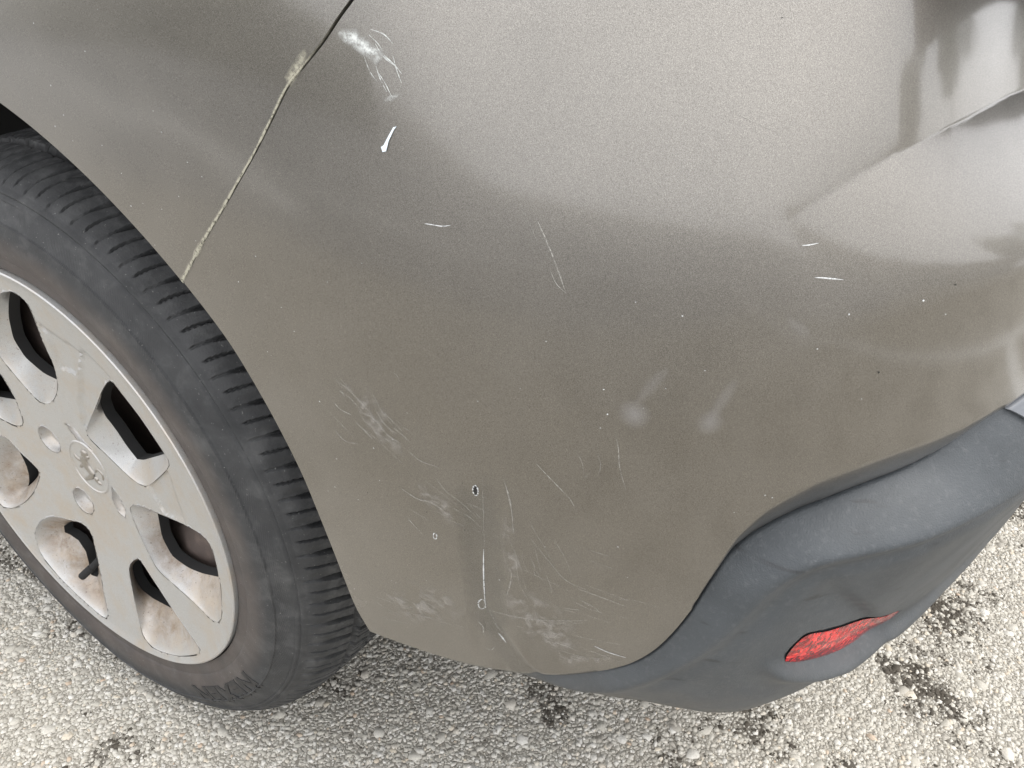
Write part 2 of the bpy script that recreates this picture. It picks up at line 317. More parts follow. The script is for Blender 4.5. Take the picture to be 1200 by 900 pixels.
# ------------------------------------------------------------ the car
CAR=thing('parked_car','grey-brown metallic hatchback with a scratched, scuffed rear bumper corner and dusty wheel','car',loc=(-1.3,.86,0))
def prt(o,parent=None):
    p=parent or CAR; o.parent=p; m=Matrix.Identity(4); q=p
    o.matrix_parent_inverse=Matrix.Translation(-Vector(p.location)) if p is CAR else Matrix.Identity(4)
    return o
MK=json.loads('''{"peel":[[0.4115,0.6562],[0.4099,0.6557],[0.4073,0.6516],[0.4051,0.6479],[0.4038,0.6471],[0.4045,0.645],[0.4062,0.6455],[0.4076,0.6499],[0.4102,0.6547]],"s1":[[0.4231,0.6154],[0.4264,0.6154],[0.4313,0.6152],[0.4353,0.6161]],"s2":[[0.473,0.6233],[0.4776,0.6143],[0.4824,0.6035],[0.4869,0.5916]],"s2b":[[0.48,0.6009],[0.4827,0.5954],[0.4869,0.5916]],"s2c":[[0.4661,0.6284],[0.4703,0.6208],[0.4741,0.6127]],"s3":[[0.5796,0.6052],[0.5839,0.6048],[0.59,0.604]],"s4":[[0.5733,0.6183],[0.576,0.6184],[0.5794,0.6191]],"s5":[[0.4478,0.4804],[0.4466,0.4496],[0.446,0.4261]],"s6":[[0.4455,0.4259],[0.4441,0.4002],[0.4436,0.3732]],"s7":[[0.4446,0.372],[0.4607,0.3744],[0.481,0.3784],[0.505,0.386]],"s8":[[0.4988,0.4125],[0.5087,0.4097],[0.5244,0.4041]],"s9":[[0.5089,0.3617],[0.5164,0.3577],[0.527,0.3543]],"s10":[[0.5012,0.4463],[0.5072,0.4447],[0.5131,0.4437]],"s11":[[0.5041,0.4379],[0.5097,0.4361],[0.5171,0.434]],"s12":[[0.4722,0.4465],[0.4822,0.4319],[0.4923,0.4177],[0.5041,0.4127]],"s13":[[0.4748,0.4991],[0.4809,0.4925],[0.4892,0.4835],[0.4928,0.4793],[0.4963,0.4715]],"s14":[[0.4946,0.5102],[0.4975,0.5046],[0.4994,0.4954],[0.502,0.4992]],"s15":[[0.5119,0.5217],[0.5133,0.5155],[0.5144,0.5055],[0.518,0.4918]],"s16":[[0.3666,0.5143],[0.3727,0.5117],[0.3792,0.5047]],"s17":[[0.377,0.504],[0.3872,0.5014],[0.3926,0.494],[0.4014,0.4897]],"s18":[[0.4061,0.4854],[0.4118,0.4813],[0.4232,0.48]],"s19":[[0.3619,0.5053],[0.3658,0.5019],[0.3721,0.5004]],"s20":[[0.3598,0.4857],[0.3648,0.4807],[0.3738,0.4812]],"s21":[[0.3748,0.496],[0.3796,0.4918],[0.3839,0.4873]],"s22":[[0.398,0.4574],[0.4082,0.4526],[0.415,0.453],[0.4235,0.4495]],"s23":[[0.4,0.4354],[0.4033,0.4312],[0.4083,0.4262]],"s24":[[0.4456,0.3707],[0.4479,0.3641],[0.4496,0.3562],[0.4531,0.3515]],"s25":[[0.4503,0.3503],[0.4529,0.3459],[0.4548,0.3422]],"s26":[[0.4382,0.3583],[0.4407,0.3541],[0.4407,0.347]],"s27":[[0.4412,0.3313],[0.4446,0.331],[0.4478,0.3362]],"s28":[[0.5445,0.6676],[0.5526,0.6638],[0.5617,0.6603]],"s29":[[0.5042,0.5112],[0.5061,0.5038],[0.5048,0.4956]],"s30":[[0.459,0.4837],[0.4615,0.4728],[0.4631,0.4613],[0.4638,0.4457]],"s31":[[0.462,0.4143],[0.4607,0.4035],[0.4583,0.3927]],"ring1":[[0.4446,0.4706],[0.4445,0.4688],[0.444,0.4673],[0.4432,0.4666],[0.4425,0.4668],[0.4419,0.468],[0.4417,0.4697],[0.4418,0.4715],[0.4424,0.473],[0.443,0.4737],[0.4438,0.4735],[0.4444,0.4723],[0.4446,0.4706]],"ring2":[[0.4175,0.4275],[0.4174,0.4262],[0.417,0.4252],[0.4164,0.4247],[0.4158,0.4248],[0.4154,0.4255],[0.4153,0.4267],[0.4155,0.428],[0.4159,0.429],[0.4165,0.4295],[0.4171,0.4294],[0.4174,0.4286],[0.4175,0.4275]],"ring3":[[0.4438,0.3766],[0.4435,0.374],[0.4427,0.3719],[0.4415,0.3707],[0.4404,0.3709],[0.4396,0.3724],[0.4393,0.3747],[0.4396,0.3773],[0.4405,0.3794],[0.4416,0.3805],[0.4427,0.3803],[0.4435,0.3789],[0.4438,0.3766]],"residue":[[0.3858,0.6923],[0.389,0.6934],[0.3949,0.6939],[0.397,0.6914],[0.4002,0.6909],[0.4016,0.6884],[0.405,0.6866],[0.4095,0.6862],[0.4067,0.6828],[0.4027,0.6794],[0.4012,0.6813],[0.3971,0.683],[0.3921,0.6861],[0.3883,0.6879],[0.386,0.6897]],"residue2":[[0.4056,0.6668],[0.4093,0.6691],[0.4139,0.6697],[0.4154,0.6688],[0.4119,0.6675],[0.4091,0.666],[0.406,0.6651]],"residue3":[[0.4129,0.6618],[0.4176,0.6628],[0.4191,0.6595],[0.4166,0.6562],[0.4127,0.657]],"blob":[[0.3663,0.6829],[0.369,0.685],[0.3715,0.6845],[0.3702,0.6797],[0.3661,0.674],[0.3614,0.668],[0.3586,0.67],[0.3575,0.6727],[0.3612,0.6771]],"spots":[[0.5187,0.5357],[0.5496,0.535],[0.5456,0.5875],[0.497,0.5764],[0.5765,0.5837],[0.3617,0.6121],[0.3506,0.6041]],"dents":[[0.4453,0.4883],[0.4449,0.4554],[0.4439,0.4148],[0.442,0.3742],[0.4382,0.4862],[0.4585,0.4598],[0.4608,0.421],[0.4564,0.3735],[0.4303,0.4751],[0.4229,0.3761],[0.4418,0.3717],[0.459,0.3394],[0.4801,0.3186],[0.3842,0.3038],[0.4338,0.4517]],"sticks":[[0.1417,0.6426],[0.3474,0.3042]],"specks":[[0.2774,0.6081],[0.2333,0.6142],[0.2745,0.6404],[0.2895,0.6274],[0.2981,0.6213],[0.1936,0.6407],[0.1961,0.6272],[0.1826,0.6336],[0.2345,0.5963],[0.2458,0.5995],[0.2608,0.5986],[0.2783,0.5981],[0.2472,0.5757],[0.3692,0.5786],[0.321,0.5271],[0.3231,0.5254],[0.3427,0.5451],[0.352,0.5035],[0.3571,0.4653],[0.3964,0.4911],[0.407,0.5113],[0.3836,0.4814],[0.5048,0.5258],[0.5222,0.5395],[0.4968,0.5276],[0.5051,0.5469],[0.515,0.5911],[0.3899,0.5919],[0.4792,0.5673],[0.5074,0.5339],[0.3675,0.438],[0.352,0.4422],[0.3846,0.4585],[0.3461,0.4367],[0.3815,0.3745],[0.3844,0.3734],[0.35,0.3516],[0.4069,0.3853],[0.5229,0.4292],[0.517,0.4516],[0.4808,0.4414],[0.4541,0.404],[0.4538,0.3445],[0.5802,0.4928],[0.577,0.4943],[0.5848,0.5738],[0.5939,0.5893],[0.6333,0.585],[0.6219,0.5929],[0.606,0.5476],[0.5335,0.5865],[0.5447,0.5615],[0.5303,0.5509],[0.5658,0.483],[0.2834,0.5849],[0.2995,0.5971],[0.3255,0.5842],[0.3099,0.5668],[0.3368,0.5578],[0.222,0.6279],[0.2454,0.6428],[0.1888,0.6558],[0.1874,0.6865],[0.2439,0.6952],[0.2264,0.6753],[0.2712,0.6504],[0.4679,0.5404],[0.4467,0.5284]],"dark":[[0.5574,0.7002],[0.6352,0.5979],[0.6103,0.5605],[0.4361,0.4733],[0.435,0.4378],[0.375,0.4461],[0.4127,0.4445]],"seamF":[[0.2644,0.557],[0.2752,0.569],[0.2854,0.5804],[0.2964,0.5924],[0.3072,0.6038],[0.3225,0.6213],[0.3362,0.6373],[0.3489,0.6539],[0.3603,0.6694],[0.3701,0.6787],[0.3793,0.6875],[0.3881,0.6975],[0.3943,0.704]],"fillet":[[0.5698,0.4718],[0.5805,0.489],[0.5884,0.4958],[0.5994,0.5055],[0.6108,0.509],[0.6353,0.5157],[0.6581,0.5208],[0.6836,0.5261]]}''')
WH=json.loads('''{"A":[[[0.0079,0.1894],[0.0155,0.1897],[0.0208,0.1879],[0.0242,0.1851],[0.0257,0.1812],[0.0254,0.1763],[0.024,0.1708],[0.0221,0.1651],[0.0201,0.1592],[0.0182,0.1533],[0.0164,0.1473],[0.0149,0.1414],[0.0143,0.1359],[0.0141,0.1305],[0.0137,0.125],[0.0125,0.119],[0.0105,0.1126],[0.0078,0.1058],[0.0039,0.0984],[-0.0012,0.0906],[-0.008,0.0824],[-0.017,0.0739],[-0.0269,0.0668],[-0.0361,0.0633],[-0.0434,0.0635],[-0.0482,0.0662],[-0.0519,0.0699],[-0.0555,0.0736],[-0.0588,0.0776],[-0.0617,0.0817],[-0.0644,0.086],[-0.067,0.0903],[-0.0695,0.0947],[-0.072,0.099],[-0.0741,0.1035],[-0.0754,0.1084],[-0.0763,0.1135],[-0.0768,0.1188],[-0.0753,0.1247],[-0.071,0.1318],[-0.0652,0.1393],[-0.0593,0.1467],[-0.0528,0.1541],[-0.0446,0.1617],[-0.0353,0.1693],[-0.0253,0.1763],[-0.0144,0.1819],[-0.0027,0.1865]],[[-0.0192,0.178],[-0.0144,0.1775],[-0.009,0.1759],[-0.0054,0.1732],[-0.004,0.169],[-0.0046,0.1635],[-0.0059,0.1577],[-0.0074,0.1521],[-0.0088,0.1461],[-0.0102,0.1402],[-0.0115,0.1344],[-0.0124,0.1285],[-0.0128,0.1228],[-0.0128,0.1174],[-0.013,0.1117],[-0.0141,0.1056],[-0.0161,0.0991],[-0.0183,0.0931],[-0.0197,0.0895],[-0.0202,0.0886],[-0.0202,0.0886],[-0.0202,0.0886],[-0.0208,0.0887],[-0.0233,0.0888],[-0.028,0.0892],[-0.0335,0.0896],[-0.0384,0.0907],[-0.0423,0.0924],[-0.0458,0.0946],[-0.0494,0.0969],[-0.0532,0.0993],[-0.0562,0.102],[-0.0578,0.1053],[-0.0587,0.109],[-0.0595,0.1128],[-0.0603,0.1166],[-0.0604,0.1207],[-0.059,0.1254],[-0.0568,0.1305],[-0.0544,0.1355],[-0.052,0.1406],[-0.0491,0.1457],[-0.0454,0.1511],[-0.0411,0.1565],[-0.0366,0.162],[-0.0316,0.1675],[-0.0264,0.1727],[-0.0224,0.1766]]],"G":[[[-0.1031,0.0885],[-0.1001,0.0885],[-0.0973,0.0869],[-0.0944,0.0854],[-0.0916,0.0838],[-0.0893,0.0819],[-0.0882,0.0792],[-0.0876,0.0761],[-0.0869,0.073],[-0.0864,0.0698],[-0.086,0.0666],[-0.0855,0.0634],[-0.0851,0.0601],[-0.0847,0.0568],[-0.0845,0.0534],[-0.0848,0.0497],[-0.0853,0.0459],[-0.0857,0.042],[-0.0861,0.0382],[-0.0867,0.0343],[-0.0876,0.0302],[-0.0892,0.0258],[-0.0921,0.0221],[-0.097,0.0197],[-0.1025,0.0184],[-0.1072,0.0183],[-0.1114,0.0188],[-0.1154,0.0195],[-0.1195,0.0202],[-0.1234,0.0211],[-0.1269,0.0223],[-0.1302,0.0237],[-0.1334,0.0252],[-0.1366,0.0267],[-0.1397,0.0282],[-0.1418,0.0304],[-0.1412,0.0339],[-0.1386,0.0384],[-0.1355,0.0432],[-0.1324,0.0479],[-0.1293,0.0527],[-0.1261,0.0574],[-0.1229,0.0621],[-0.1197,0.0668],[-0.1164,0.0715],[-0.1131,0.0761],[-0.1097,0.0808],[-0.1064,0.0854]],[[-0.1262,0.0755],[-0.1247,0.0755],[-0.1225,0.0743],[-0.1195,0.0728],[-0.1164,0.0713],[-0.114,0.0696],[-0.1126,0.0671],[-0.1118,0.064],[-0.111,0.0608],[-0.1103,0.0577],[-0.1097,0.0544],[-0.1092,0.0512],[-0.1087,0.0479],[-0.1081,0.0448],[-0.1077,0.0425],[-0.1077,0.0416],[-0.1078,0.0415],[-0.1078,0.0415],[-0.1078,0.0415],[-0.1078,0.0415],[-0.1078,0.0415],[-0.1078,0.0415],[-0.1078,0.0415],[-0.108,0.0415],[-0.1091,0.0413],[-0.1118,0.0409],[-0.115,0.0404],[-0.1183,0.0399],[-0.1215,0.0394],[-0.1248,0.0391],[-0.1285,0.0387],[-0.1326,0.0384],[-0.1362,0.0381],[-0.1394,0.0378],[-0.1425,0.0376],[-0.1455,0.0374],[-0.1478,0.0372],[-0.1485,0.0373],[-0.1481,0.0382],[-0.147,0.0404],[-0.1452,0.0436],[-0.1431,0.0474],[-0.1405,0.052],[-0.1377,0.0568],[-0.135,0.0615],[-0.1323,0.066],[-0.1297,0.0703],[-0.1277,0.0736]]],"F":[[[-0.1458,-0.0046],[-0.1404,-0.0029],[-0.1346,-0.0028],[-0.1295,-0.0034],[-0.1256,-0.0051],[-0.1226,-0.0078],[-0.1199,-0.0107],[-0.1172,-0.0137],[-0.1142,-0.0165],[-0.111,-0.019],[-0.1076,-0.0214],[-0.1042,-0.0238],[-0.1007,-0.0262],[-0.0974,-0.0287],[-0.0941,-0.0313],[-0.0928,-0.0348],[-0.0952,-0.0402],[-0.0993,-0.0464],[-0.1034,-0.0527],[-0.1079,-0.0589],[-0.1132,-0.0651],[-0.1192,-0.0711],[-0.1252,-0.077],[-0.1314,-0.0828],[-0.138,-0.0879],[-0.145,-0.0926],[-0.1519,-0.0969],[-0.1587,-0.1],[-0.1651,-0.1015],[-0.1711,-0.1019],[-0.1762,-0.1011],[-0.18,-0.0989],[-0.1817,-0.0951],[-0.1816,-0.09],[-0.181,-0.0846],[-0.1803,-0.0792],[-0.1796,-0.0738],[-0.1786,-0.0684],[-0.1769,-0.0627],[-0.1747,-0.0568],[-0.1724,-0.0509],[-0.17,-0.045],[-0.1675,-0.0392],[-0.1648,-0.0333],[-0.1616,-0.0273],[-0.158,-0.0213],[-0.1541,-0.0152],[-0.1503,-0.0092]],[[-0.1502,-0.0383],[-0.1502,-0.0383],[-0.1502,-0.0383],[-0.1502,-0.0383],[-0.1502,-0.0383],[-0.1502,-0.0383],[-0.1502,-0.0383],[-0.1502,-0.0383],[-0.1494,-0.0389],[-0.1469,-0.0408],[-0.1434,-0.0434],[-0.1399,-0.046],[-0.1365,-0.0486],[-0.1331,-0.0512],[-0.13,-0.0544],[-0.1293,-0.0583],[-0.1321,-0.0631],[-0.1368,-0.0681],[-0.1415,-0.0726],[-0.146,-0.0765],[-0.1495,-0.0794],[-0.1519,-0.0815],[-0.1534,-0.0827],[-0.1539,-0.0831],[-0.1539,-0.0831],[-0.1539,-0.0831],[-0.1539,-0.0831],[-0.1539,-0.0831],[-0.1539,-0.0831],[-0.1539,-0.0831],[-0.1539,-0.0831],[-0.1539,-0.083],[-0.1539,-0.083],[-0.1535,-0.0823],[-0.1523,-0.0803],[-0.1499,-0.0754],[-0.1472,-0.0663],[-0.1466,-0.0559],[-0.1478,-0.0482],[-0.1487,-0.0443],[-0.1492,-0.0424],[-0.1496,-0.0405],[-0.15,-0.039],[-0.1502,-0.0383],[-0.1502,-0.0383],[-0.1502,-0.0383],[-0.1502,-0.0383],[-0.1502,-0.0383]]],"B":[[[0.106,0.1361],[0.1108,0.1357],[0.1136,0.1324],[0.1164,0.129],[0.1193,0.1257],[0.1223,0.1224],[0.1253,0.1191],[0.1283,0.1158],[0.1312,0.1124],[0.1338,0.1088],[0.1363,0.1051],[0.1388,0.1015],[0.1414,0.0978],[0.1441,0.0942],[0.1468,0.0906],[0.1496,0.0871],[0.1521,0.0833],[0.1538,0.0789],[0.152,0.073],[0.1441,0.0643],[0.1331,0.0545],[0.122,0.0448],[0.1108,0.0352],[0.1,0.0265],[0.0904,0.021],[0.0821,0.0192],[0.0746,0.0193],[0.0681,0.0204],[0.0624,0.0223],[0.0571,0.0246],[0.0518,0.0269],[0.0467,0.0294],[0.0415,0.0319],[0.0364,0.0344],[0.0314,0.0369],[0.0263,0.0395],[0.0213,0.0421],[0.0179,0.0456],[0.0189,0.0513],[0.0248,0.0594],[0.0328,0.0684],[0.0414,0.0773],[0.0503,0.0863],[0.0593,0.0952],[0.068,0.1041],[0.0767,0.1129],[0.0863,0.1216],[0.097,0.1304]],[[0.0762,0.1184],[0.0805,0.118],[0.0833,0.1148],[0.0864,0.1112],[0.0896,0.1076],[0.0928,0.1042],[0.096,0.1008],[0.0992,0.0974],[0.1022,0.0939],[0.1049,0.0901],[0.1075,0.0862],[0.1101,0.0823],[0.1129,0.0783],[0.1157,0.0743],[0.1185,0.0705],[0.1212,0.0669],[0.1229,0.0642],[0.1229,0.063],[0.1213,0.062],[0.1163,0.059],[0.1081,0.0541],[0.099,0.0487],[0.09,0.0434],[0.0829,0.0392],[0.0794,0.0374],[0.0761,0.0362],[0.0713,0.0345],[0.0685,0.0335],[0.0674,0.0341],[0.0652,0.0361],[0.0623,0.0387],[0.0595,0.0415],[0.0568,0.0446],[0.0544,0.0483],[0.0521,0.0524],[0.0495,0.0566],[0.0463,0.0607],[0.0434,0.064],[0.0409,0.0667],[0.0393,0.069],[0.0388,0.0714],[0.0389,0.0748],[0.039,0.0789],[0.0402,0.0834],[0.0441,0.0893],[0.0505,0.097],[0.0587,0.1054],[0.0682,0.1134]]],"C":[[[0.0993,-0.0047],[0.1098,-0.0025],[0.1204,-0.0001],[0.1311,0.0025],[0.1415,0.005],[0.1515,0.007],[0.1613,0.0088],[0.1703,0.01],[0.1775,0.0093],[0.1821,0.0062],[0.1837,0.0004],[0.184,-0.0067],[0.1843,-0.0138],[0.1841,-0.0212],[0.1835,-0.0291],[0.1826,-0.0373],[0.1814,-0.0457],[0.1796,-0.0546],[0.1776,-0.0637],[0.1755,-0.073],[0.1724,-0.0823],[0.1663,-0.0906],[0.1578,-0.0951],[0.1496,-0.0954],[0.1424,-0.0942],[0.1351,-0.0929],[0.1274,-0.0919],[0.1196,-0.0911],[0.1117,-0.0902],[0.1038,-0.0893],[0.0958,-0.0883],[0.0879,-0.0872],[0.08,-0.086],[0.0733,-0.0837],[0.0686,-0.0793],[0.065,-0.0738],[0.0616,-0.0683],[0.0585,-0.0625],[0.0561,-0.0562],[0.0541,-0.0497],[0.0522,-0.0431],[0.0505,-0.0364],[0.0492,-0.0294],[0.0501,-0.0227],[0.0563,-0.0166],[0.0671,-0.0118],[0.0783,-0.0087],[0.0889,-0.0066]],[[0.0678,-0.0328],[0.0758,-0.0313],[0.0862,-0.0293],[0.0968,-0.027],[0.1071,-0.025],[0.1172,-0.0234],[0.1271,-0.022],[0.136,-0.0215],[0.1429,-0.0228],[0.1475,-0.0265],[0.1495,-0.0326],[0.1505,-0.0398],[0.1513,-0.0468],[0.1515,-0.0541],[0.1511,-0.0595],[0.1509,-0.0613],[0.1509,-0.0613],[0.1507,-0.0615],[0.1501,-0.0618],[0.1499,-0.062],[0.1499,-0.062],[0.1499,-0.062],[0.1481,-0.0628],[0.143,-0.0651],[0.136,-0.0682],[0.1291,-0.0712],[0.1224,-0.0739],[0.1153,-0.0761],[0.1075,-0.0782],[0.1002,-0.0798],[0.0936,-0.0804],[0.0863,-0.0803],[0.0795,-0.08],[0.0746,-0.0791],[0.0715,-0.0766],[0.0688,-0.0727],[0.0657,-0.068],[0.0635,-0.0633],[0.0629,-0.0581],[0.0633,-0.0516],[0.0639,-0.0448],[0.0644,-0.0392],[0.0648,-0.0353],[0.065,-0.0335],[0.065,-0.0333],[0.065,-0.0333],[0.065,-0.0333],[0.065,-0.0333]]],"D":[[[0.0397,-0.0871],[0.0448,-0.0878],[0.0485,-0.0917],[0.0523,-0.0955],[0.0562,-0.0993],[0.0601,-0.103],[0.064,-0.1066],[0.0681,-0.1101],[0.0723,-0.1136],[0.0765,-0.117],[0.0807,-0.1203],[0.085,-0.1235],[0.0894,-0.1266],[0.094,-0.1297],[0.0985,-0.1326],[0.1031,-0.1355],[0.1077,-0.1383],[0.1125,-0.141],[0.1172,-0.1436],[0.122,-0.1461],[0.1257,-0.149],[0.1245,-0.1537],[0.117,-0.1605],[0.107,-0.1678],[0.0969,-0.1744],[0.087,-0.1805],[0.0771,-0.1858],[0.0675,-0.1903],[0.0582,-0.1936],[0.0499,-0.1952],[0.0426,-0.1949],[0.0363,-0.1934],[0.0309,-0.1908],[0.0273,-0.1867],[0.0255,-0.181],[0.0243,-0.1748],[0.0232,-0.1685],[0.0221,-0.1623],[0.0212,-0.1559],[0.0203,-0.1495],[0.0198,-0.143],[0.0194,-0.1363],[0.0191,-0.1296],[0.019,-0.1229],[0.0192,-0.116],[0.0202,-0.1089],[0.0242,-0.1012],[0.0319,-0.0928]],[[0.0062,-0.1184],[0.0105,-0.1188],[0.0143,-0.1226],[0.0184,-0.1267],[0.0225,-0.1306],[0.0266,-0.1344],[0.0307,-0.1382],[0.0349,-0.142],[0.0391,-0.1457],[0.0435,-0.1495],[0.0479,-0.1532],[0.051,-0.1558],[0.052,-0.1566],[0.052,-0.1566],[0.052,-0.1566],[0.052,-0.1566],[0.052,-0.1566],[0.052,-0.1566],[0.052,-0.1566],[0.052,-0.1566],[0.052,-0.1566],[0.052,-0.1566],[0.052,-0.1566],[0.052,-0.1566],[0.052,-0.1566],[0.052,-0.1566],[0.052,-0.1566],[0.052,-0.1566],[0.0514,-0.1566],[0.0493,-0.1569],[0.0456,-0.1574],[0.0416,-0.1579],[0.0373,-0.1584],[0.0326,-0.1589],[0.0279,-0.1593],[0.0237,-0.1596],[0.02,-0.1595],[0.0161,-0.1591],[0.0117,-0.1585],[0.0075,-0.1579],[0.0042,-0.1566],[0.0009,-0.154],[-0.0025,-0.1505],[-0.005,-0.1464],[-0.0063,-0.1409],[-0.0067,-0.1355],[-0.0052,-0.1303],[-0.0,-0.1236]]],"E":[[[-0.1108,-0.0999],[-0.1013,-0.0938],[-0.0915,-0.0896],[-0.0822,-0.0873],[-0.0731,-0.0858],[-0.0639,-0.0841],[-0.0545,-0.0821],[-0.046,-0.0811],[-0.0396,-0.0827],[-0.0353,-0.0865],[-0.0334,-0.092],[-0.033,-0.0987],[-0.0328,-0.1056],[-0.0327,-0.1127],[-0.0327,-0.1197],[-0.0326,-0.1268],[-0.0326,-0.134],[-0.0327,-0.1412],[-0.0328,-0.1484],[-0.0328,-0.1557],[-0.0326,-0.1628],[-0.032,-0.1698],[-0.0312,-0.1766],[-0.0302,-0.1834],[-0.0306,-0.1903],[-0.0344,-0.1959],[-0.041,-0.1975],[-0.0482,-0.1965],[-0.0552,-0.1949],[-0.0623,-0.1932],[-0.0692,-0.1914],[-0.076,-0.1894],[-0.0822,-0.1867],[-0.0877,-0.1833],[-0.0929,-0.1796],[-0.0981,-0.1758],[-0.1032,-0.172],[-0.1083,-0.1681],[-0.1133,-0.1642],[-0.1182,-0.1601],[-0.1226,-0.1557],[-0.1263,-0.1508],[-0.129,-0.145],[-0.1306,-0.1386],[-0.131,-0.1315],[-0.13,-0.124],[-0.126,-0.1161],[-0.1192,-0.1077]],[[-0.1113,-0.1216],[-0.1113,-0.1216],[-0.1103,-0.1207],[-0.1072,-0.118],[-0.1027,-0.1141],[-0.0968,-0.1104],[-0.0889,-0.1079],[-0.0806,-0.1071],[-0.0739,-0.1088],[-0.0694,-0.1128],[-0.0671,-0.1186],[-0.0663,-0.1253],[-0.066,-0.1323],[-0.0658,-0.1397],[-0.0659,-0.1472],[-0.0659,-0.1547],[-0.066,-0.1614],[-0.067,-0.1668],[-0.069,-0.1706],[-0.0702,-0.1722],[-0.0704,-0.1724],[-0.0704,-0.1724],[-0.0704,-0.1724],[-0.0704,-0.1724],[-0.0704,-0.1724],[-0.0704,-0.1724],[-0.0704,-0.1724],[-0.0704,-0.1724],[-0.0709,-0.1725],[-0.0731,-0.1729],[-0.0768,-0.1735],[-0.0794,-0.1738],[-0.0801,-0.1739],[-0.0801,-0.1738],[-0.0803,-0.1725],[-0.0807,-0.1695],[-0.0813,-0.1656],[-0.0812,-0.1577],[-0.0828,-0.1441],[-0.0916,-0.1332],[-0.1042,-0.1299],[-0.111,-0.1298],[-0.1121,-0.1298],[-0.1121,-0.1298],[-0.112,-0.1288],[-0.1117,-0.1257],[-0.1114,-0.1226],[-0.1113,-0.1216]]],"slivers":[[[0.0274,-0.0084],[0.0306,-0.0109],[0.0338,-0.0134],[0.0371,-0.0159],[0.0379,-0.0202],[0.0387,-0.0246],[0.0395,-0.029],[0.0378,-0.0348],[0.0354,-0.0406],[0.0309,-0.0393],[0.0263,-0.0379],[0.0249,-0.0339],[0.0236,-0.0297],[0.0224,-0.0256],[0.0235,-0.0202],[0.0254,-0.0143]],[[-0.0144,0.0476],[-0.0086,0.0471],[-0.0028,0.0466],[0.0004,0.044],[0.0026,0.0405],[0.0048,0.037],[0.0079,0.0342],[0.0117,0.0319],[0.0153,0.0296],[0.0083,0.0289],[0.0029,0.0296],[-0.0008,0.032],[-0.0045,0.0344],[-0.0072,0.0376],[-0.0096,0.0409],[-0.012,0.0443]]]}''')
SEAM_B=np.array([(.354,.308),(.385,.307),(.41,.3065),(.434,.307),(.469,.315),(.490,.322),(.506,.331),(.520,.340),(.531,.350),(.5415,.366),(.550,.387),(.562,.428),(.5685,.444),(.576,.455),(.587,.4655),(.598,.473),(.611,.479),(.624,.484),(.641,.489),(.660,.4965),(.675,.507),(.690,.517),(.709,.523),(.76,.528),(.9,.531),(UMID,.531)])
_sb=_catmull(SEAM_B,8); seamz=lambda u: np.interp(u,_sb[:,0],_sb[:,1])
SEAM_F=np.array(MK['seamF'])
SF=_catmull(SEAM_F,6)
ARCH=np.array([(.354,.308),(.3475,.330),(.3435,.356),(.340,.380),(.334,.414),(.328,.442),(.319,.469),(.307,.497),(.293,.523),(.279,.541),(.264,.557)])
ARCHS=_catmull(ARCH,6)
def dents(u,z):
    d=0*u
    uc=.4445+.0*(z-.4); w=np.where(u<uc,.011,.012)
    prof=np.exp(-((u-uc)/w)**4)
    d=d-.0012*prof*sm(.475,.44,z)*sm(.318,.34,z)
    d=d-.0009*np.exp(-((u-.4425)/.0016)**2)*sm(.43,.40,z)*sm(.342,.352,z)
    # creases running down to the lower edge
    def crease(a,b_,wd,dp):
        ax,az=a;bx,bz=b_;L_=math.hypot(bx-ax,bz-az);t=((u-ax)*(bx-ax)+(z-az)*(bz-az))/L_**2;dist=((u-ax)*(bz-az)-(z-az)*(bx-ax))/L_
        return -dp*np.exp(-(dist/wd)**2)*sm(-.1,.15,t)*sm(1.1,.85,t)
    d=d+crease((.4415,.3735),(.466,.322),.0035,.0016)+crease((.466,.3225),(.482,.3085),.003,.0014)+crease((.470,.32),(.456,.314),.004,-.0010)
    d=d+.0007*np.exp(-((u-.474)/.012)**2-((z-.40)/.05)**2)
    # slow waviness of a moulded skin
    d=d+.0004*np.sin(u*31+z*9)*np.sin(z*27+1.3)
    return d*sm(.30,.36,u)
_FZ=np.array([(0.,0.),(.556,.0005),(.565,.012),(.57,.021),(.58,.027),(.60,.030),(.635,.028),(.658,.023),(.678,.013),(.695,.004),(.75,.001),(2,.001)])
def o_skin(u,z):
    uu=np.minimum(u,2*UMID-u)
    d=z-seamz(uu); hf=np.interp(uu,_FZ[:,0],_FZ[:,1])
    t=np.clip(1-d/np.maximum(hf,1e-5),0,1)
    return o_paint(u,z)+dents(u,z)-np.where(hf>.0012,.43*hf*t**1.4,0)
def coons(Lc,Rc,Bc,Tc):
    m,n=len(Lc),len(Bc); t=np.linspace(0,1,m)[:,None,None]; s=np.linspace(0,1,n)[None,:,None]
    return (1-s)*Lc[:,None]+s*Rc[:,None]+(1-t)*Bc[None]+t*Tc[None]-((1-s)*(1-t)*Lc[0]+s*(1-t)*Rc[0]+(1-s)*t*Lc[-1]+s*t*Rc[-1])
def along(P,n,warp=None,dens=None):
    s=np.r_[0,np.cumsum(np.hypot(*np.diff(P,axis=0).T))]
    t=np.linspace(0,1,n) if warp is None else warp
    return np.stack([np.interp(t*s[-1],s,P[:,0]),np.interp(t*s[-1],s,P[:,1])],1),t
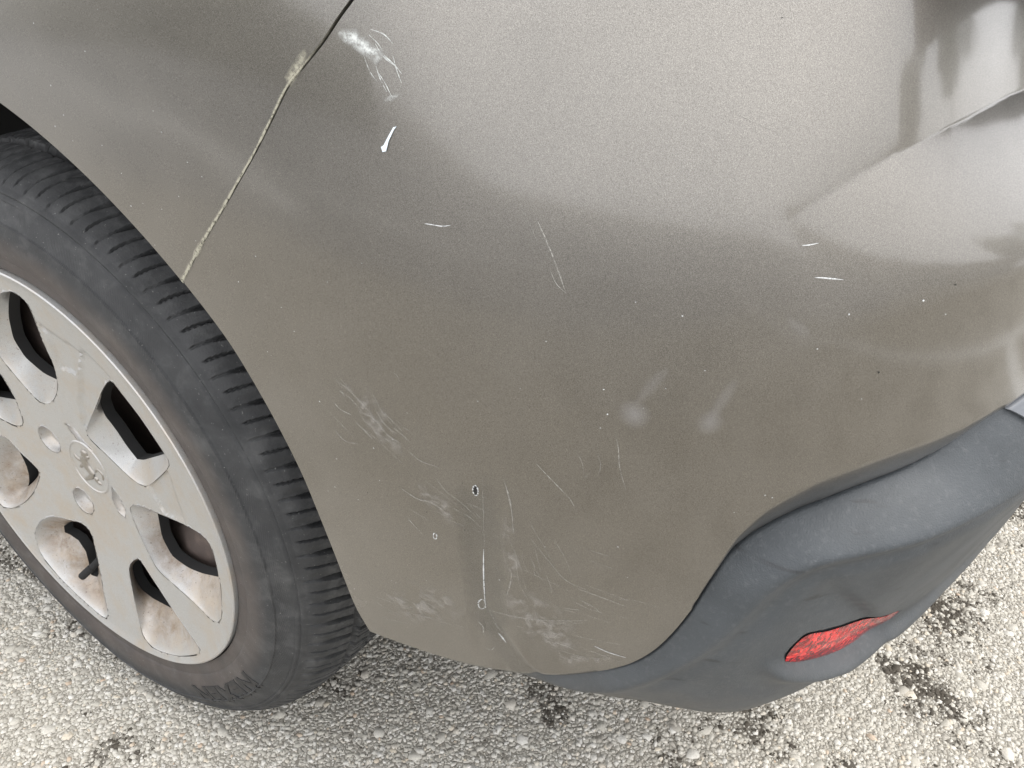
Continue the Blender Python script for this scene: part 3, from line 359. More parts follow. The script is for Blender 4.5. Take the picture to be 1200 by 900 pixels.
# bumper cover: left edge = wheel arch + panel seam, lower edge = seam with the black plastic
TOPZ=.79
topu=SF[-1,0]+(TOPZ-SF[-1,1])*.85
Lfull=np.vstack([ARCHS,SF[1:],[(topu,TOPZ)]])
NR=260
Lc,_=along(Lfull,NR)
bs=_sb; tot=np.r_[0,np.cumsum(np.hypot(*np.diff(bs,axis=0).T))][-1]
f1=.50/tot; warp=np.concatenate([np.linspace(0,f1,330,endpoint=False),f1+(1-f1)*np.linspace(0,1,60)**1.3])
Bc,_=along(bs,0,warp); 
sB=np.clip((Bc[:,0]-.354)/(UMID-.354),0,1)
Tc=np.stack([topu+(UMID-topu)*(.5*sB+.5*warp),0*warp+TOPZ],1)
Rc=np.stack([np.full(NR,UMID),np.linspace(.531,TOPZ,NR)],1)
# coons in warped parameter
t=np.linspace(0,1,NR)[:,None,None]; s=warp[None,:,None]
G=(1-s)*Lc[:,None]+s*Rc[:,None]+(1-t)*Bc[None]+t*Tc[None]-((1-s)*(1-t)*Lc[0]+s*(1-t)*Rc[0]+(1-s)*t*Lc[-1]+s*t*Rc[-1])
def lift(UZ,off,extra=0.):
    u=UZ[...,0];z=UZ[...,1];return pt(u,z,off(u,z)+extra)
def skin(name,G,off,m,hem='LRBT',depth=.012,mirror=False,smooth=True):
    """sheet over (u,z) grid G[row,col] with rolled edges turned inwards"""
    P=lift(G,off); r,c=G.shape[:2]
    rows=[];
    def ext(G,axis,end,d1,d2):
        E_=np.take(G,[0 if end==0 else -1],axis); I=np.take(G,[1 if end==0 else -2],axis); dirn=E_-I; dirn/=np.linalg.norm(dirn,axis=-1,keepdims=True)+1e-9
        return E_+dirn*.0006
    offs=[np.zeros(G.shape[:2])]; GG=G; OO=np.zeros(G.shape[:2])
    for side,axis,end in (('B',0,0),('T',0,1),('L',1,0),('R',1,1)):
        if side not in hem: continue
        e=ext(GG,axis,end,0,0); o_edge=np.take(OO,[0 if end==0 else -1],axis)
        add=[(e,o_edge-.0009),(e,o_edge-.003),(e,o_edge-depth)]
        for a,b_ in add:
            GG=np.concatenate([a,GG] if end==0 else [GG,a],axis); OO=np.concatenate([b_,OO] if end==0 else [OO,b_],axis)
    P=pt(GG[...,0],GG[...,1],off(GG[...,0],GG[...,1])+OO); r,c=GG.shape[:2]
    V=P.reshape(-1,3); F=gridF(r,c,flip=True)
    o=mesh_obj(name,V,F,m,smooth=smooth,angle=math.radians(50)); o=prt(o)
    return o
bump_half=skin('bumper_cover',G,o_skin,PAINT,hem='LB')
# mirror to the car's other side, same mesh
me=bump_half.data; bm=bmesh.new(); bm.from_mesh(me)
geo=bm.verts[:]+bm.edges[:]+bm.faces[:]; d=bmesh.ops.duplicate(bm,geom=geo); vs=[v for v in d['geom'] if isinstance(v,bmesh.types.BMVert)]; fs=[f for f in d['geom'] if isinstance(f,bmesh.types.BMFace)]
for v in vs: v.co.y=1.72-v.co.y
bmesh.ops.reverse_faces(bm,faces=fs); bmesh.ops.remove_doubles(bm,verts=[v for v in bm.verts if abs(v.co.y-.86)<.002],dist=.0015)
bm.to_mesh(me); bm.free()
BUMP=bump_half
# rear quarter panel
ug=np.concatenate([np.linspace(-.3695,-.30,14,endpoint=False),np.linspace(-.30,.24,150,endpoint=False),np.linspace(.24,.46,110,endpoint=False),np.linspace(.46,.62,20)])
circ=lambda u: HUB+np.sqrt(np.maximum(.371**2-np.clip(u,-.371,.371)**2,0))
SFx=np.vstack([SF,[(topu,TOPZ+.003),(1,TOPZ+.004)]])
gapsh=.0018
def qbot(u):
    a=circ(u); s_=np.interp(u,SFx[:,0]-gapsh*.75,SFx[:,1]+gapsh*.35); return np.where(u<SF[0,0]-gapsh*.75,a,s_)
zb=qbot(ug); tt=np.linspace(0,1,120)**1.15
Gq=np.stack([np.broadcast_to(ug,(120,len(ug))),zb[None]+(.94-zb[None])*tt[:,None]],-1)
o_q=lambda u,z:o_paint(u,z)
skin('rear_quarter_panel',Gq,o_q,PAINT,hem='BLR')
# black lower bumper ----------------------------------------------------
CR=np.array([(.40,.300),(.47,.303),(.505,.310),(.531,.330),(.552,.357),(.569,.386),(.580,.413),(.589,.437),(.602,.453),(.615,.459),(.645,.465),(.675,.470),(.72,.475),(.80,.478),(UMID,.478)])
CRO=np.interp(np.linspace(0,1,15),[0,1],[0,0])
_cz=_catmull(CR,8)
cro_u=[.38,.47,.531,.552,.569,.589,.615,.645,.70,UMID]; cro_v=[.004,.012,.026,.033,.038,.044,.050,.055,.057,.058]
UG=np.arange(.36,UMID+.0035,.0015); ZG=np.arange(.17,.56,.0015)
UU,ZZ=np.meshgrid(UG,ZG,indexing='ij')
def dist_poly(P):
    D=np.full(UU.shape,9.);T=np.zeros(UU.shape)
    for (a,b_) in zip(P[:-1],P[1:]):
        m_=(slice(None),slice(None)); dx,dz=b_-a; L2=dx*dx+dz*dz
        t=np.clip(((UU-a[0])*dx+(ZZ-a[1])*dz)/L2,0,1); d=np.hypot(UU-a[0]-t*dx,ZZ-a[1]-t*dz); k=d<D; D=np.where(k,d,D); T=np.where(k,a[0]+t*dx,T)
    return D,T
Pse=_catmull(SEAM_B,2);Pcr=_catmull(CR,2)
Ds,Ts=dist_poly(Pse);Dc,Tc_=dist_poly(Pcr)
crz=np.interp(UU,_cz[:,0],_cz[:,1])
o_se=o_skin(Ts,seamz(Ts))-.0035
oc=np.interp(Tc_,cro_u,cro_v)
tb=Ds/(Ds+Dc+1e-6)
band=o_se+(oc-o_se)*(1-(1-tb)**1.35)
ob=np.interp(ZZ,[.17,.20,.225,.25,.283,.30,.32],[-.16,-.090,-.056,-.030,-.007,.000,.003])
obz=np.interp(ZZ,[.17,.20,.225,.25,.283,.30,.32,.5],[-.16,-.090,-.056,-.030,-.007,.000,.003,.003])
H=np.maximum(crz-.290,.01); s_=np.clip(Dc/H,0,1)
low_=obz+(oc-.004)*(1-s_)**1.25*np.where(ZZ>.28,1,1)
low_=low_-.0035*np.exp(-((Dc-.009)/.006)**2)*np.interp(UU,[.53,.55],[0,1])
below=(ZZ<crz)
FLD=np.where(below,low_,band)
# lamp pocket and the lip under it
lipU=np.array([.560,.598,.608,.620,.640,.663,.690,.735,.784,.857,.95,2.0]); lipZ=np.array([.362,.360,.3500,.3415,.3320,.3260,.3240,.3215,.319,.316,.315,.315])
lz=np.interp(UU,lipU,lipZ); la=np.interp(UU,[.596,.612,.66,.72,.78,.86,2],[0,.009,.0125,.010,.006,.003,.003])
dz=ZZ-lz
F0=FLD.copy()
FLD=FLD+la*np.exp(-(dz/np.where(dz>0,.0045,.0095))**2)
def blur(A,s,it=1):
    k=int(3*s)+1; w_=np.exp(-.5*(np.arange(-k,k+1)/s)**2); w_/=w_.sum()
    for ax in (0,1):
        A=np.apply_along_axis(lambda v:np.convolve(np.pad(v,k,mode='edge'),w_,'valid'),ax,A)
    return A
FLD=blur(FLD,1.7); F0=blur(F0,3.)
REF=np.array([(.6135,.3535),(.6130,.3630),(.6200,.3765),(.637,.3705),(.662,.3620),(.684,.3545),(.712,.3415),(.705,.3375),(.693,.3345),(.680,.3335),(.663,.3350),(.648,.3390),(.633,.3440),(.623,.3480)])
def inpoly(U,Z,P):
    ins=np.zeros(U.shape,bool)
    for (x0,z0),(x1,z1) in zip(P,np.roll(P,-1,0)):
        c=((z0>Z)!=(z1>Z))&(U<(x1-x0)*(Z-z0)/(z1-z0+1e-12)+x0); ins^=c
    return ins
_c=REF.mean(0); inside=blur(inpoly(UU,ZZ,_c+(REF-_c)*np.array([1.03,1.10])).astype(float),.8)
BASEF=F0.copy()
FLD=FLD*(1-inside)+(F0-.0025)*inside
# hairline shadow joint where it meets the paint
def fld(A):
    def f(u,z):
        u=np.minimum(u,2*UMID-u); a=np.clip((u-UG[0])/.0015,0,len(UG)-1.001);b_=np.clip((z-ZG[0])/.0015,0,len(ZG)-1.001)
        i=a.astype(int);j=b_.astype(int);fa=a-i;fb=b_-j
        return (A[i,j]*(1-fa)+A[np.minimum(i+1,len(UG)-1),j]*fa)*(1-fb)+(A[i,j+1]*(1-fa)+A[np.minimum(i+1,len(UG)-1),j+1]*fa)*fb
    return f
o_blk=fld(FLD)
PADL=lambda z: .692+(.520-z)*1.15
un=np.concatenate([np.arange(.376,.80,.0012),np.linspace(.80,UMID,70)])
NB=230
# columns follow the seam: parametrise columns by arc length of the seam, drop vertically
Bq,_=along(_sb[_sb[:,0]>.376],0,np.concatenate([np.linspace(0,.5/1.05,420,endpoint=False),np.linspace(.5/1.05,1,70)]))
gapn=np.gradient(Bq,axis=0); gapn=gapn/np.linalg.norm(gapn,axis=1,keepdims=True)
Btop=Bq+np.stack([gapn[:,1],-gapn[:,0]],1)*.0022
Bbot=np.stack([np.linspace(.376,UMID,len(Bq))*.35+Bq[:,0]*.65,np.interp(Bq[:,0],[.376,.42,.47,.53],[.3045,.296,.262,.185])],1)
tt=np.linspace(0,1,NB)[:,None,None]
Gb=Bbot[None]*(1-tt)+Btop[None]*tt
lower=skin('lower_bumper',Gb,o_blk,PLAST,hem='TL',depth=.014)
def mirror_obj(o):
    me=o.data.copy(); c=np.empty(len(me.vertices)*3); me.vertices.foreach_get('co',c); c=c.reshape(-1,3); c[:,1]=1.72-c[:,1]; me.vertices.foreach_set('co',c.ravel()); me.flip_normals(); me.update()
    n=bpy.data.objects.new(o.name.split('.')[0],me); COL.objects.link(n); prt(n); return n
def mirror_mesh(o):
    me=o.data; bm=bmesh.new(); bm.from_mesh(me); d=bmesh.ops.duplicate(bm,geom=bm.verts[:]+bm.edges[:]+bm.faces[:])
    for v in d['geom']:
        if isinstance(v,bmesh.types.BMVert): v.co.y=1.72-v.co.y
    bmesh.ops.reverse_faces(bm,faces=[f for f in d['geom'] if isinstance(f,bmesh.types.BMFace)]); bm.to_mesh(me); bm.free()
mirror_mesh(lower)
# centre trim beyond the diagonal joint: a slightly proud lighter moulding
zt=np.linspace(0,1,60)[:,None]; ut=np.linspace(0,1,60)[None,:]
ztop=lambda u: seamz(u)-.0025
U0=PADL(.5125)+.0015
Zp=np.zeros((60,60));Up=np.zeros((60,60))
for a in range(60):
    zz_=.462+(.5165-.462)*a/59; ul=PADL(zz_)+.0015
    Up[a]=ul+(UMID-ul)*np.linspace(0,1,60)**1.5
    Zp[a]=zz_+(ztop(Up[a])-.5165)*(a/59)
pad=skin('bumper_centre_trim',np.stack([Up,Zp],-1),lambda u,z:o_blk(u,z)+.0030,TRIM,hem='TLB',depth=.006); mirror_obj(pad)
# red rear reflector in its pocket
bmr=bmesh.new(); o_base=fld(BASEF)
def patch(name,poly,off,ex,m,parent,step=.0025,dome=0.,angle=None):
    """filled polygon draped on the surface"""
    from mathutils.geometry import delaunay_2d_cdt
    P=np.array(poly); x0,z0=P.min(0);x1,z1=P.max(0)
    gx,gz=np.meshgrid(np.arange(x0,x1,step),np.arange(z0,z1,step)); k=inpoly(gx,gz,P)
    pts=[Vector(p) for p in P]+[Vector((a,b_)) for a,b_ in zip(gx[k],gz[k])]; n=len(P)
    v,e,f,*_=delaunay_2d_cdt(pts,[(i,(i+1)%n) for i in range(n)],[list(range(n))],1,1e-6)
    V=np.array([tuple(q) for q in v]); dd=np.min(np.linalg.norm(V[:,None]-P[None],axis=2),axis=1)
    XYZ=pt(V[:,0],V[:,1],off(V[:,0],V[:,1])+ex+dome*np.minimum(dd/.008,1))
    F=[list(q)[::-1] for q in f if len(q)==3 ]
    a,b_,c=(XYZ[F[0][i]] for i in range(3)); nn=np.cross(b_-a,c-a); _,_,nx,ny=plan(V[F[0][0],0])
    if nn[0]*nx+nn[1]*ny<0: F=[q[::-1] for q in F]
    o=mesh_obj(name,XYZ,F,m); o.parent=parent; return o
RS=_catmull(np.vstack([REF,REF[:1]]),5)[:-1]; cen=REF.mean(0)
refl=patch('reflector',cen+(RS-cen)*1.0,o_base,-.0005,LENS,lower,dome=.0015); refl['label']='red rear reflector lens in a recess of the black bumper'
lo_=RS[(RS[:,1]<.3340)&(RS[:,0]>.63)|(RS[:,0]>.715)]
# ------------------------------------------------------------ scratches and marks on the paint
def ribbon(name,pts,w,m,parent=BUMP,taper=True,off=o_skin,jit=.25,fade=None,ex=.00025,nres=6):
    P=np.array(pts); 
    if len(P)==2: P=np.vstack([P[0],P.mean(0),P[1]])
    P=_catmull(P,nres); n=len(P); d=np.gradient(P,axis=0); d/=np.linalg.norm(d,axis=1,keepdims=True)+1e-9; q=np.stack([-d[:,1],d[:,0]],1)
    ww=w*(1+rng.uniform(-jit,jit,n)); 
    if taper: ww=ww*np.clip(np.sin(np.linspace(.12,math.pi-.05,n)),.05,1)**.6
    A=P+q*ww[:,None]/2;B_=P-q*ww[:,None]/2
    UZ=np.stack([A,P,B_]); V=lift(UZ,off,ex); V[1]=lift(UZ[1],off,ex+.0001)
    o=mesh_obj(name,V.reshape(-1,3),gridF(3,n),m); o.parent=parent
    a=o.data.attributes.new('fade','FLOAT','POINT'); a.data.foreach_set('value',[float(x) for x in (np.tile(fade if fade is not None else np.ones(n),3))][:3*n] if fade is None or len(fade)==n else [1.]*(3*n))
    return o
mm=.001
for k,wd,mt in (('s1',.5,PALE),('s2',.55,SCR),('s2b',.3,SCR),('s2c',.3,FAINT),('s3',.55,PALE),('s4',.45,PALE),('s5',.5,FAINT),('s6',.9,PALE),('s7',.5,SCR),('s8',.35,SCR),('s9',.55,PALE),('s10',.3,FAINT),('s11',.35,FAINT),
    ('s12',.4,FAINT),('s13',.4,SCR),('s14',.3,FAINT),('s15',.35,SCR),('s16',.4,SCR),('s17',.8,FAINT),('s18',.7,FAINT),('s19',.7,SCR),('s20',.7,FAINT),('s21',.9,FAINT),('s22',1.0,FAINT),('s23',.45,SCR),('s24',.7,SCR),('s25',.9,PALE),('s26',.8,SCR),('s27',.6,SCR),('s28',.4,FAINT),('s29',.3,FAINT),('s30',1.0,FAINT),('s31',1.0,FAINT)):
    ribbon('scratch',MK[k],wd*mm,mt,off=o_skin)
for (cx,cz,n_,sp_,a0,a1) in ((.39,.50,18,.022,-1.2,-.5),(.425,.455,8,.016,-.9,-.3),(.50,.37,17,.035,-.7,.1),(.47,.42,12,.02,-1.5,-1.1),(.40,.35,10,.028,-.6,.5)):
    for _ in range(n_):
        c_=np.array([cx,cz])+rng.normal(0,sp_*.6,2); a=rng.uniform(a0,a1); l=rng.uniform(.004,.016)
        if c_[1]<seamz(c_[0])+.012 or c_[0]<np.interp(c_[1],ARCHS[:,1],ARCHS[:,0])+.01: continue
        d_=np.array([math.cos(a),math.sin(a)])*l; ribbon('hairline_scratch',[c_-d_,c_+rng.normal(0,.0012,2),c_+d_],rng.uniform(.00015,.0004),FAINT,nres=4)
# exposed filler rings (chipped paint with a raised pale edge)
for k,wd in (('ring1',1.0),('ring2',.8),('ring3',1.1)):
    P=np.array(MK[k]); ribbon('paint_chip',P,wd*mm*.55,PALE,taper=False,jit=1.,nres=3)
patch('paint_chip',np.array(MK['ring1'])[:-1],o_skin,.0002,BLACKSPOT,BUMP,step=.001)
def patch_f(name,poly,m,fadew=.006,parent=BUMP,off=o_skin,ex=.0003,step=.0015,amp=1.):
    o=patch(name,poly,off,ex,m,parent,step=step); P=np.array(poly); Q=np.vstack([P,P[:1]])
    # fade to nothing at the rim: distance in the surface plane
    co=np.array([v.co[:] for v in o.data.vertices]); Pr=pt(P[:,0],P[:,1],off(P[:,0],P[:,1])+ex)
    Pr=np.concatenate([Pr+(np.roll(Pr,-1,0)-Pr)*f for f in np.linspace(0,1,6,endpoint=False)])
    d=np.min(np.linalg.norm(co[:,None]-Pr[None],axis=2),axis=1)
    a=o.data.attributes.new('fade','FLOAT','POINT'); a.data.foreach_set('value',np.clip(d/fadew,0,1)*amp); return o
patch('peeled_sliver',MK['peel'],o_skin,.0006,mat('peeled_white',base=(.68,.76,.82),rough=.5)[0],BUMP,step=.001)
patch_f('glue_residue',MK['residue'],RESID,.0025)
for i in range(9):
    a=MK['residue'][4+(i*7)%8]; c_=np.array(a)+rng.uniform(-.003,.003,2); an=rng.uniform(-1.3,-.2)
    ribbon('glue_strand',[c_,c_+np.array([math.cos(an),math.sin(an)])*.006+rng.uniform(-.001,.001,2),c_+np.array([math.cos(an),math.sin(an)])*.011],.0004,RESID)
patch_f('glue_residue',MK['residue2'],RESID,.0015); patch_f('glue_residue',MK['residue3'],SCUFF,.003)
def ell(c,a,b_,rot=0,n=28):
    t=np.linspace(0,2*np.pi,n,endpoint=False); return np.stack([c[0]+a*np.cos(t)*math.cos(rot)-b_*np.sin(t)*math.sin(rot),c[1]+a*np.cos(t)*math.sin(rot)+b_*np.sin(t)*math.cos(rot)],1)
HAZE=faint('reflection_haze',(.40,.39,.385),0.,.25,.30,60)  # pale soft spots: reflections of shoes painted on as colour
for c_,a,b_,r_a in ((MK['spots'][0],.0075,.0085,.2),((MK['spots'][0][0]+.006,MK['spots'][0][1]+.016),.0035,.012,-.5),(MK['spots'][1],.0060,.0075,-.2),((MK['spots'][1][0]+.0035,MK['spots'][1][1]+.012),.0035,.013,-.35),(MK['spots'][4],.007,.003,-.75)):
    patch_f('painted_reflection',ell(c_,a,b_,r_a),HAZE,.008)
patch_f('scuff',ell((.385,.505),.030,.013,-.9),SCUFF,.010); patch_f('scuff',ell((.420,.453),.020,.009,-.7),SCUFF,.007)
patch_f('scuff',ell((.462,.43),.006,.030,.05),SCUFF,.004); patch_f('scuff',ell((.478,.375),.020,.035,.5),SCUFF,.012); patch_f('scuff',ell((.505,.345),.022,.010,.3),SCUFF,.008); patch_f('scuff',ell((.40,.36),.035,.022,.5),SCUFF,.015)
DENT=patch_f('dent_shade',[(.4305,.470),(.436,.476),(.4425,.470),(.448,.484),(.456,.474),(.459,.44),(.459,.36),(.452,.345),(.440,.345),(.431,.36),(.430,.42)],DENTD,.007,amp=.75)
patch_f('dent_shade',[(.440,.372),(.446,.366),(.462,.338),(.478,.318),(.486,.309),(.470,.309),(.455,.312),(.444,.330),(.437,.350)],DENTD,.007,amp=.7)
# paint specks: one joined mesh of tiny stone-chip dots
def specks(name,pts,smin,smax,m,off,parent):
    V=[];F=[]
    for (u,z) in pts:
        s_=rng.uniform(smin,smax); k=5; a=rng.uniform(0,6); base=len(V)
        q=[(u+s_*rng.uniform(.5,1)*math.cos(a+i*6.283/k),z+s_*rng.uniform(.4,1)*math.sin(a+i*6.283/k)) for i in range(k)]
        q=np.array(q); V+=lift(q,off,.0003).tolist(); F.append([base+i for i in range(k)][::-1])
    o=mesh_obj(name,V,F,m,smooth=False); o.parent=parent; o['kind']='stuff'; return o
allq=[tuple(p) for p in MK['specks']]
g=np.random.default_rng(11)
def near_arch(n):
    out=[]
    for _ in range(n):
        a=g.uniform(-.05,1.15); r=.375+abs(g.normal(0,.022)); out.append((r*math.cos(a),HUB+r*math.sin(a)))
    return out
cl_=near_arch(260)
isb=lambda p: p[0]>np.interp(p[1],SF[:,1],SF[:,0])+.004 if p[1]>.557 else True
isq=lambda p: p[1]>.557 and p[0]<np.interp(p[1],SF[:,1],SF[:,0])-.005
B1=[p for p in allq if isb(p)]; Q1=[p for p in allq if isq(p)]
B2=[p for p in cl_ if isb(p)]+[(g.uniform(.34,.56),g.uniform(.33,.66)) for _ in range(110)]; Q2=[p for p in cl_ if isq(p)]
QP=bpy.data.objects['rear_quarter_panel']
specks('stone_chips',B1,.0003,.0006,PALE,o_skin,BUMP); specks('fine_stone_chips',[p for p in B2 if p[1]>seamz(p[0])+.004],.00012,.0003,SCR,o_skin,BUMP)
specks('stone_chips',Q1,.0003,.0006,PALE,o_q,QP); specks('fine_stone_chips',Q2,.00015,.0004,SCR,o_q,QP)
specks('tar_spots',[tuple(p) for p in MK['dark']],.0004,.0007,BLACKSPOT,o_skin,BUMP)
# dirt packed in the panel seam + smear beside it
n_=len(SF); t_=np.linspace(0,1,n_)
pts=SF.copy()-np.array([.0012,0]); 
def dirt(name,P,w0,fade,off,ex):
    n=len(P); d=np.gradient(P,axis=0); d/=np.linalg.norm(d,axis=1,keepdims=True); q=np.stack([-d[:,1],d[:,0]],1); k=5
    rows=[];fd=[]
    for j in range(k):
        f=(j/(k-1)-.5); rows.append(P+q*(w0*f)[:,None]); fd.append(fade*(1-abs(f)*2)**.6)
    UZ=np.stack(rows); V=lift(UZ,off,ex); o=mesh_obj(name,V.reshape(-1,3),gridF(k,n),DIRT); a=o.data.attributes.new('fade','FLOAT','POINT'); a.data.foreach_set('value',np.concatenate(fd)); o.parent=QP; return o
fine,_=along(pts,220); tf=np.linspace(0,1,220)
fd=np.interp(tf,[0,.05,.6,.8,.86,1],[.9,1,1,.9,.3,0])
wj=1+.35*np.interp(tf,np.linspace(0,1,60),rng.uniform(-1,1,60))
dirt('seam_dirt',fine,(.0010+.0032*np.interp(tf,[0,.15,.5,.7,1],[.7,.7,.15,.15,0]))*wj,fd,o_q,.0004)
dirt('seam_dirt',fine,.0026*np.ones(220),np.interp(tf,[0,.72,.80,1],[1.,1.,.25,0])*1.3,o_q,-.0022)
patch_f('dirt_blob',MK['blob'],DIRT,.003,QP,o_q)
# ------------------------------------------------------------ wheel (built round its own hub)
TYPROF=[(.2088,.020),(.2088,.0045),(.2096,.0026),(.2120,.0020),(.2160,.0016),(.2195,.0014),(.2210,.0013),(.2222,.0002),(.2235,-.0004),(.229,-.0012),(.236,-.0020),(.243,-.0015),(.250,.0),(.2515,.0002),(.2521,-.0006),(.2530,-.0004),(.2537,.0012),(.2560,.0022),(.2600,.0042),(.2645,.0062),(.2675,.0076),(.2685,.0068),(.2700,.0074),(.2712,.0094),(.2722,.0094),(.2732,.0088),(.2745,.0098),(.2755,.0118),(.2768,.0129),(.278,.0140),(.2793,.0152),(.2805,.0165),(.2818,.0179),(.283,.0195),(.2842,.0212),(.2852,.0230),(.2862,.0250),(.2870,.0270),(.2878,.0290),(.2885,.0310),(.2893,.0330),(.2900,.0350),(.2906,.0372),(.2912,.0395),(.2917,.0418),(.2922,.0440),(.2926,.0462),(.2930,.0485)]
RECESS=[[(0.0809, 0.1561), (0.0948, 0.1488), (0.1059, 0.1391), (0.0808, 0.1175), (0.0645, 0.1003), (0.0293, 0.0649), (0.0145, 0.0521), (0.0291, 0.0876), (0.0579, 0.1321)], [(0.1057, 0.0443), (0.1436, 0.0642), (0.1426, 0.0278), (0.1464, 0.0096), (0.1113, -0.0005), (0.0967, 0.0168)], [(0.027, 0.1629), (0.0718, 0.1507), (0.0475, 0.121), (0.0203, 0.119), (0.0281, 0.1477)]]
def build_wheel(name):
    W=bpy.data.objects.new(name,None); COL.objects.link(W); W.empty_display_size=.1
    # tyre
    NP_=70; ST=28; N=NP_*ST
    prof=list(TYPROF); yy=.0485
    while yy<.100: yy+=.00171; prof.append((.2930+.0035*math.sin(min(1,(yy-.0485)/.05)*1.57),yy))
    prof=prof+[(r,.200-y) for r,y in prof[::-1]][1:]
    prof=np.array(prof); th=np.arange(N)*2*math.pi/N
    R,TH=np.meshgrid(prof[:,0],th,indexing='ij'); Yp=np.repeat(prof[:,1:2],N,1)
    ph=TH/(2*math.pi)*NP_
    yc=np.minimum(Yp,.200-Yp); 
    tw=np.clip((yc-.012)/.045,0,3); shift=.55*tw**1.25*np.where(Yp<.1,1,-1)
    p=(ph+shift)%1.0
    def groove(p,c,w): d=np.abs((p-c+.5)%1-.5); return np.clip(1-d/w,0,1)
    inb=1.
    wide=np.minimum(groove(p,.25,.045+.055*sm(.016,.040,yc))*2.6,1)*(.0016*sm(.0118,.0150,yc)+.0040*sm(.018,.036,yc))
    shallow=groove(p,.36,.20)*sm(.0150,.020,yc)*(1-sm(.03,.045,yc))*.0013
    sipe=(groove(p,.77,.034)>0)*sm(.0140,.0165,yc)*.0026
    s2=(groove(p,.02,.03)>0)*sm(.050,.056,yc)*.002
    dr=np.maximum.reduce([wide,shallow,sipe,s2])
    for c in (.054,.083,.117,.146): dr=np.maximum(dr,.0065*np.clip(1.6-np.abs(Yp-c)/.0032,0,1))
    pr_d=np.gradient(prof,axis=0); pl=np.hypot(*pr_d.T); nr_=(pr_d[:,1]/pl)[:,None]; ny_=(-pr_d[:,0]/pl)[:,None]
    R2=R-dr*nr_; Ygr=-dr*ny_
    # small moulded marks between shoulder ridge and blocks
    mk=(groove(ph%1,.25,.07)>.0)*0.
    R2=R2-mk*.3; Yd=Yp+mk*.8+Ygr
    # contact flattening
    zloc=R2*np.sin(TH); R3=np.where(zloc<-.2935,-.2935/np.sin(np.where(np.abs(np.sin(TH))<.1,1,TH)),R2)
    bulge=np.exp(-((TH-1.5*math.pi)/.35)**2)*np.exp(-((R-.262)/.02)**2)*.003
    V=np.stack([R3*np.cos(TH),Yd-np.where(Yp<.1,bulge,-bulge),R3*np.sin(TH)],-1).reshape(-1,3)
    V[:,2]=np.maximum(V[:,2],-.2935)
    ty=mesh_obj('tyre',V,gridF(len(prof),N,wrap=True,flip=True),RUB,W,angle=math.radians(38))
    # cover face with seven openings
    from mathutils.geometry import delaunay_2d_cdt
    RO=.2035
    hf=lambda x,z: .021*(1-np.minimum(np.hypot(x,z)/.208,1)**2)
    loops=[]; keys='ABCDEFG'
    for k in keys: loops.append((np.array(WH[k][0]),np.array(WH[k][1])))
    B5=[(-.0545,.0167),(-.0315,-.0481)]
    for bx,bz in B5:
        t=np.linspace(0,2*np.pi,28,endpoint=False); P=np.stack([bx+.0145*np.cos(t),bz+.0145*np.sin(t)],1); loops.append((P,None))
    for s_ in WH['slivers']: loops.append((np.array(s_),None))
    pts=[];edges=[];hol=[]
    n=220; t=np.linspace(0,2*np.pi,n,endpoint=False); rim=np.stack([RO*np.cos(t),RO*np.sin(t)],1)
    pts+=rim.tolist(); edges+=[(i,(i+1)%n) for i in range(n)]
    for P,_ in loops:
        r=np.hypot(*P.T); P*= (np.minimum(r,.2005)/r)[:,None]
        b0=len(pts); pts+=P.tolist(); edges+=[(b0+i,b0+(i+1)%len(P)) for i in range(len(P))]; hol.append(P)
    for rr_ in np.arange(.003,.2015,.003):
        k=max(6,int(2*np.pi*rr_/.0032)); t=np.arange(k)*2*np.pi/k+rr_*50; q=np.stack([rr_*np.cos(t),rr_*np.sin(t)],1)
        keep=np.ones(k,bool)
        for P in hol: keep&=~inpoly(q[:,0],q[:,1],P)
        pts+=q[keep].tolist()
    v,e,f,*_=delaunay_2d_cdt([Vector(p) for p in pts],edges,[],1,1e-6)
    VV=np.array([tuple(q) for q in v]); F=np.array([list(q) for q in f if len(q)==3]); cen_=VV[F].mean(1)
    keep=np.ones(len(F),bool)
    for P in hol: keep&=~inpoly(cen_[:,0],cen_[:,1],P)
    F=F[keep]; x,z=VV.T
    h=hf(x,z)
    r=np.hypot(x,z)
    h=h-.0008*sm(.2005,.2025,r)                                   # raised outer flange
    for T1 in RECESS:
        T1=np.array(T1); c1=T1.mean(0); ins_=inpoly(x,z,T1).astype(float); h=h+.0020*ins_
    dp=np.zeros(len(VV))
    V3=np.stack([x,h,z],-1).tolist(); FF=[]
    a,b_,c=VV[F[0]]; ccw=(b_[0]-a[0])*(c[1]-a[1])-(b_[1]-a[1])*(c[0]-a[0])>0
    for q in F: 
        a,b_,c=VV[q]; s_=(b_[0]-a[0])*(c[1]-a[1])-(b_[1]-a[1])*(c[0]-a[0])
        FF.append(list(q) if s_>0 else list(q[::-1]))
    dep=dp.tolist()
    def ring(xs,ys,zs,d):
        b0=len(V3); V3.extend(np.stack([xs,ys,zs],-1).tolist()); dep.extend([d]*len(xs)); return b0
    def bridge(a,b_,n):
        for i in range(n): FF.append([a+i,b_+i,b_+(i+1)%n,a+(i+1)%n])
    blk=[]
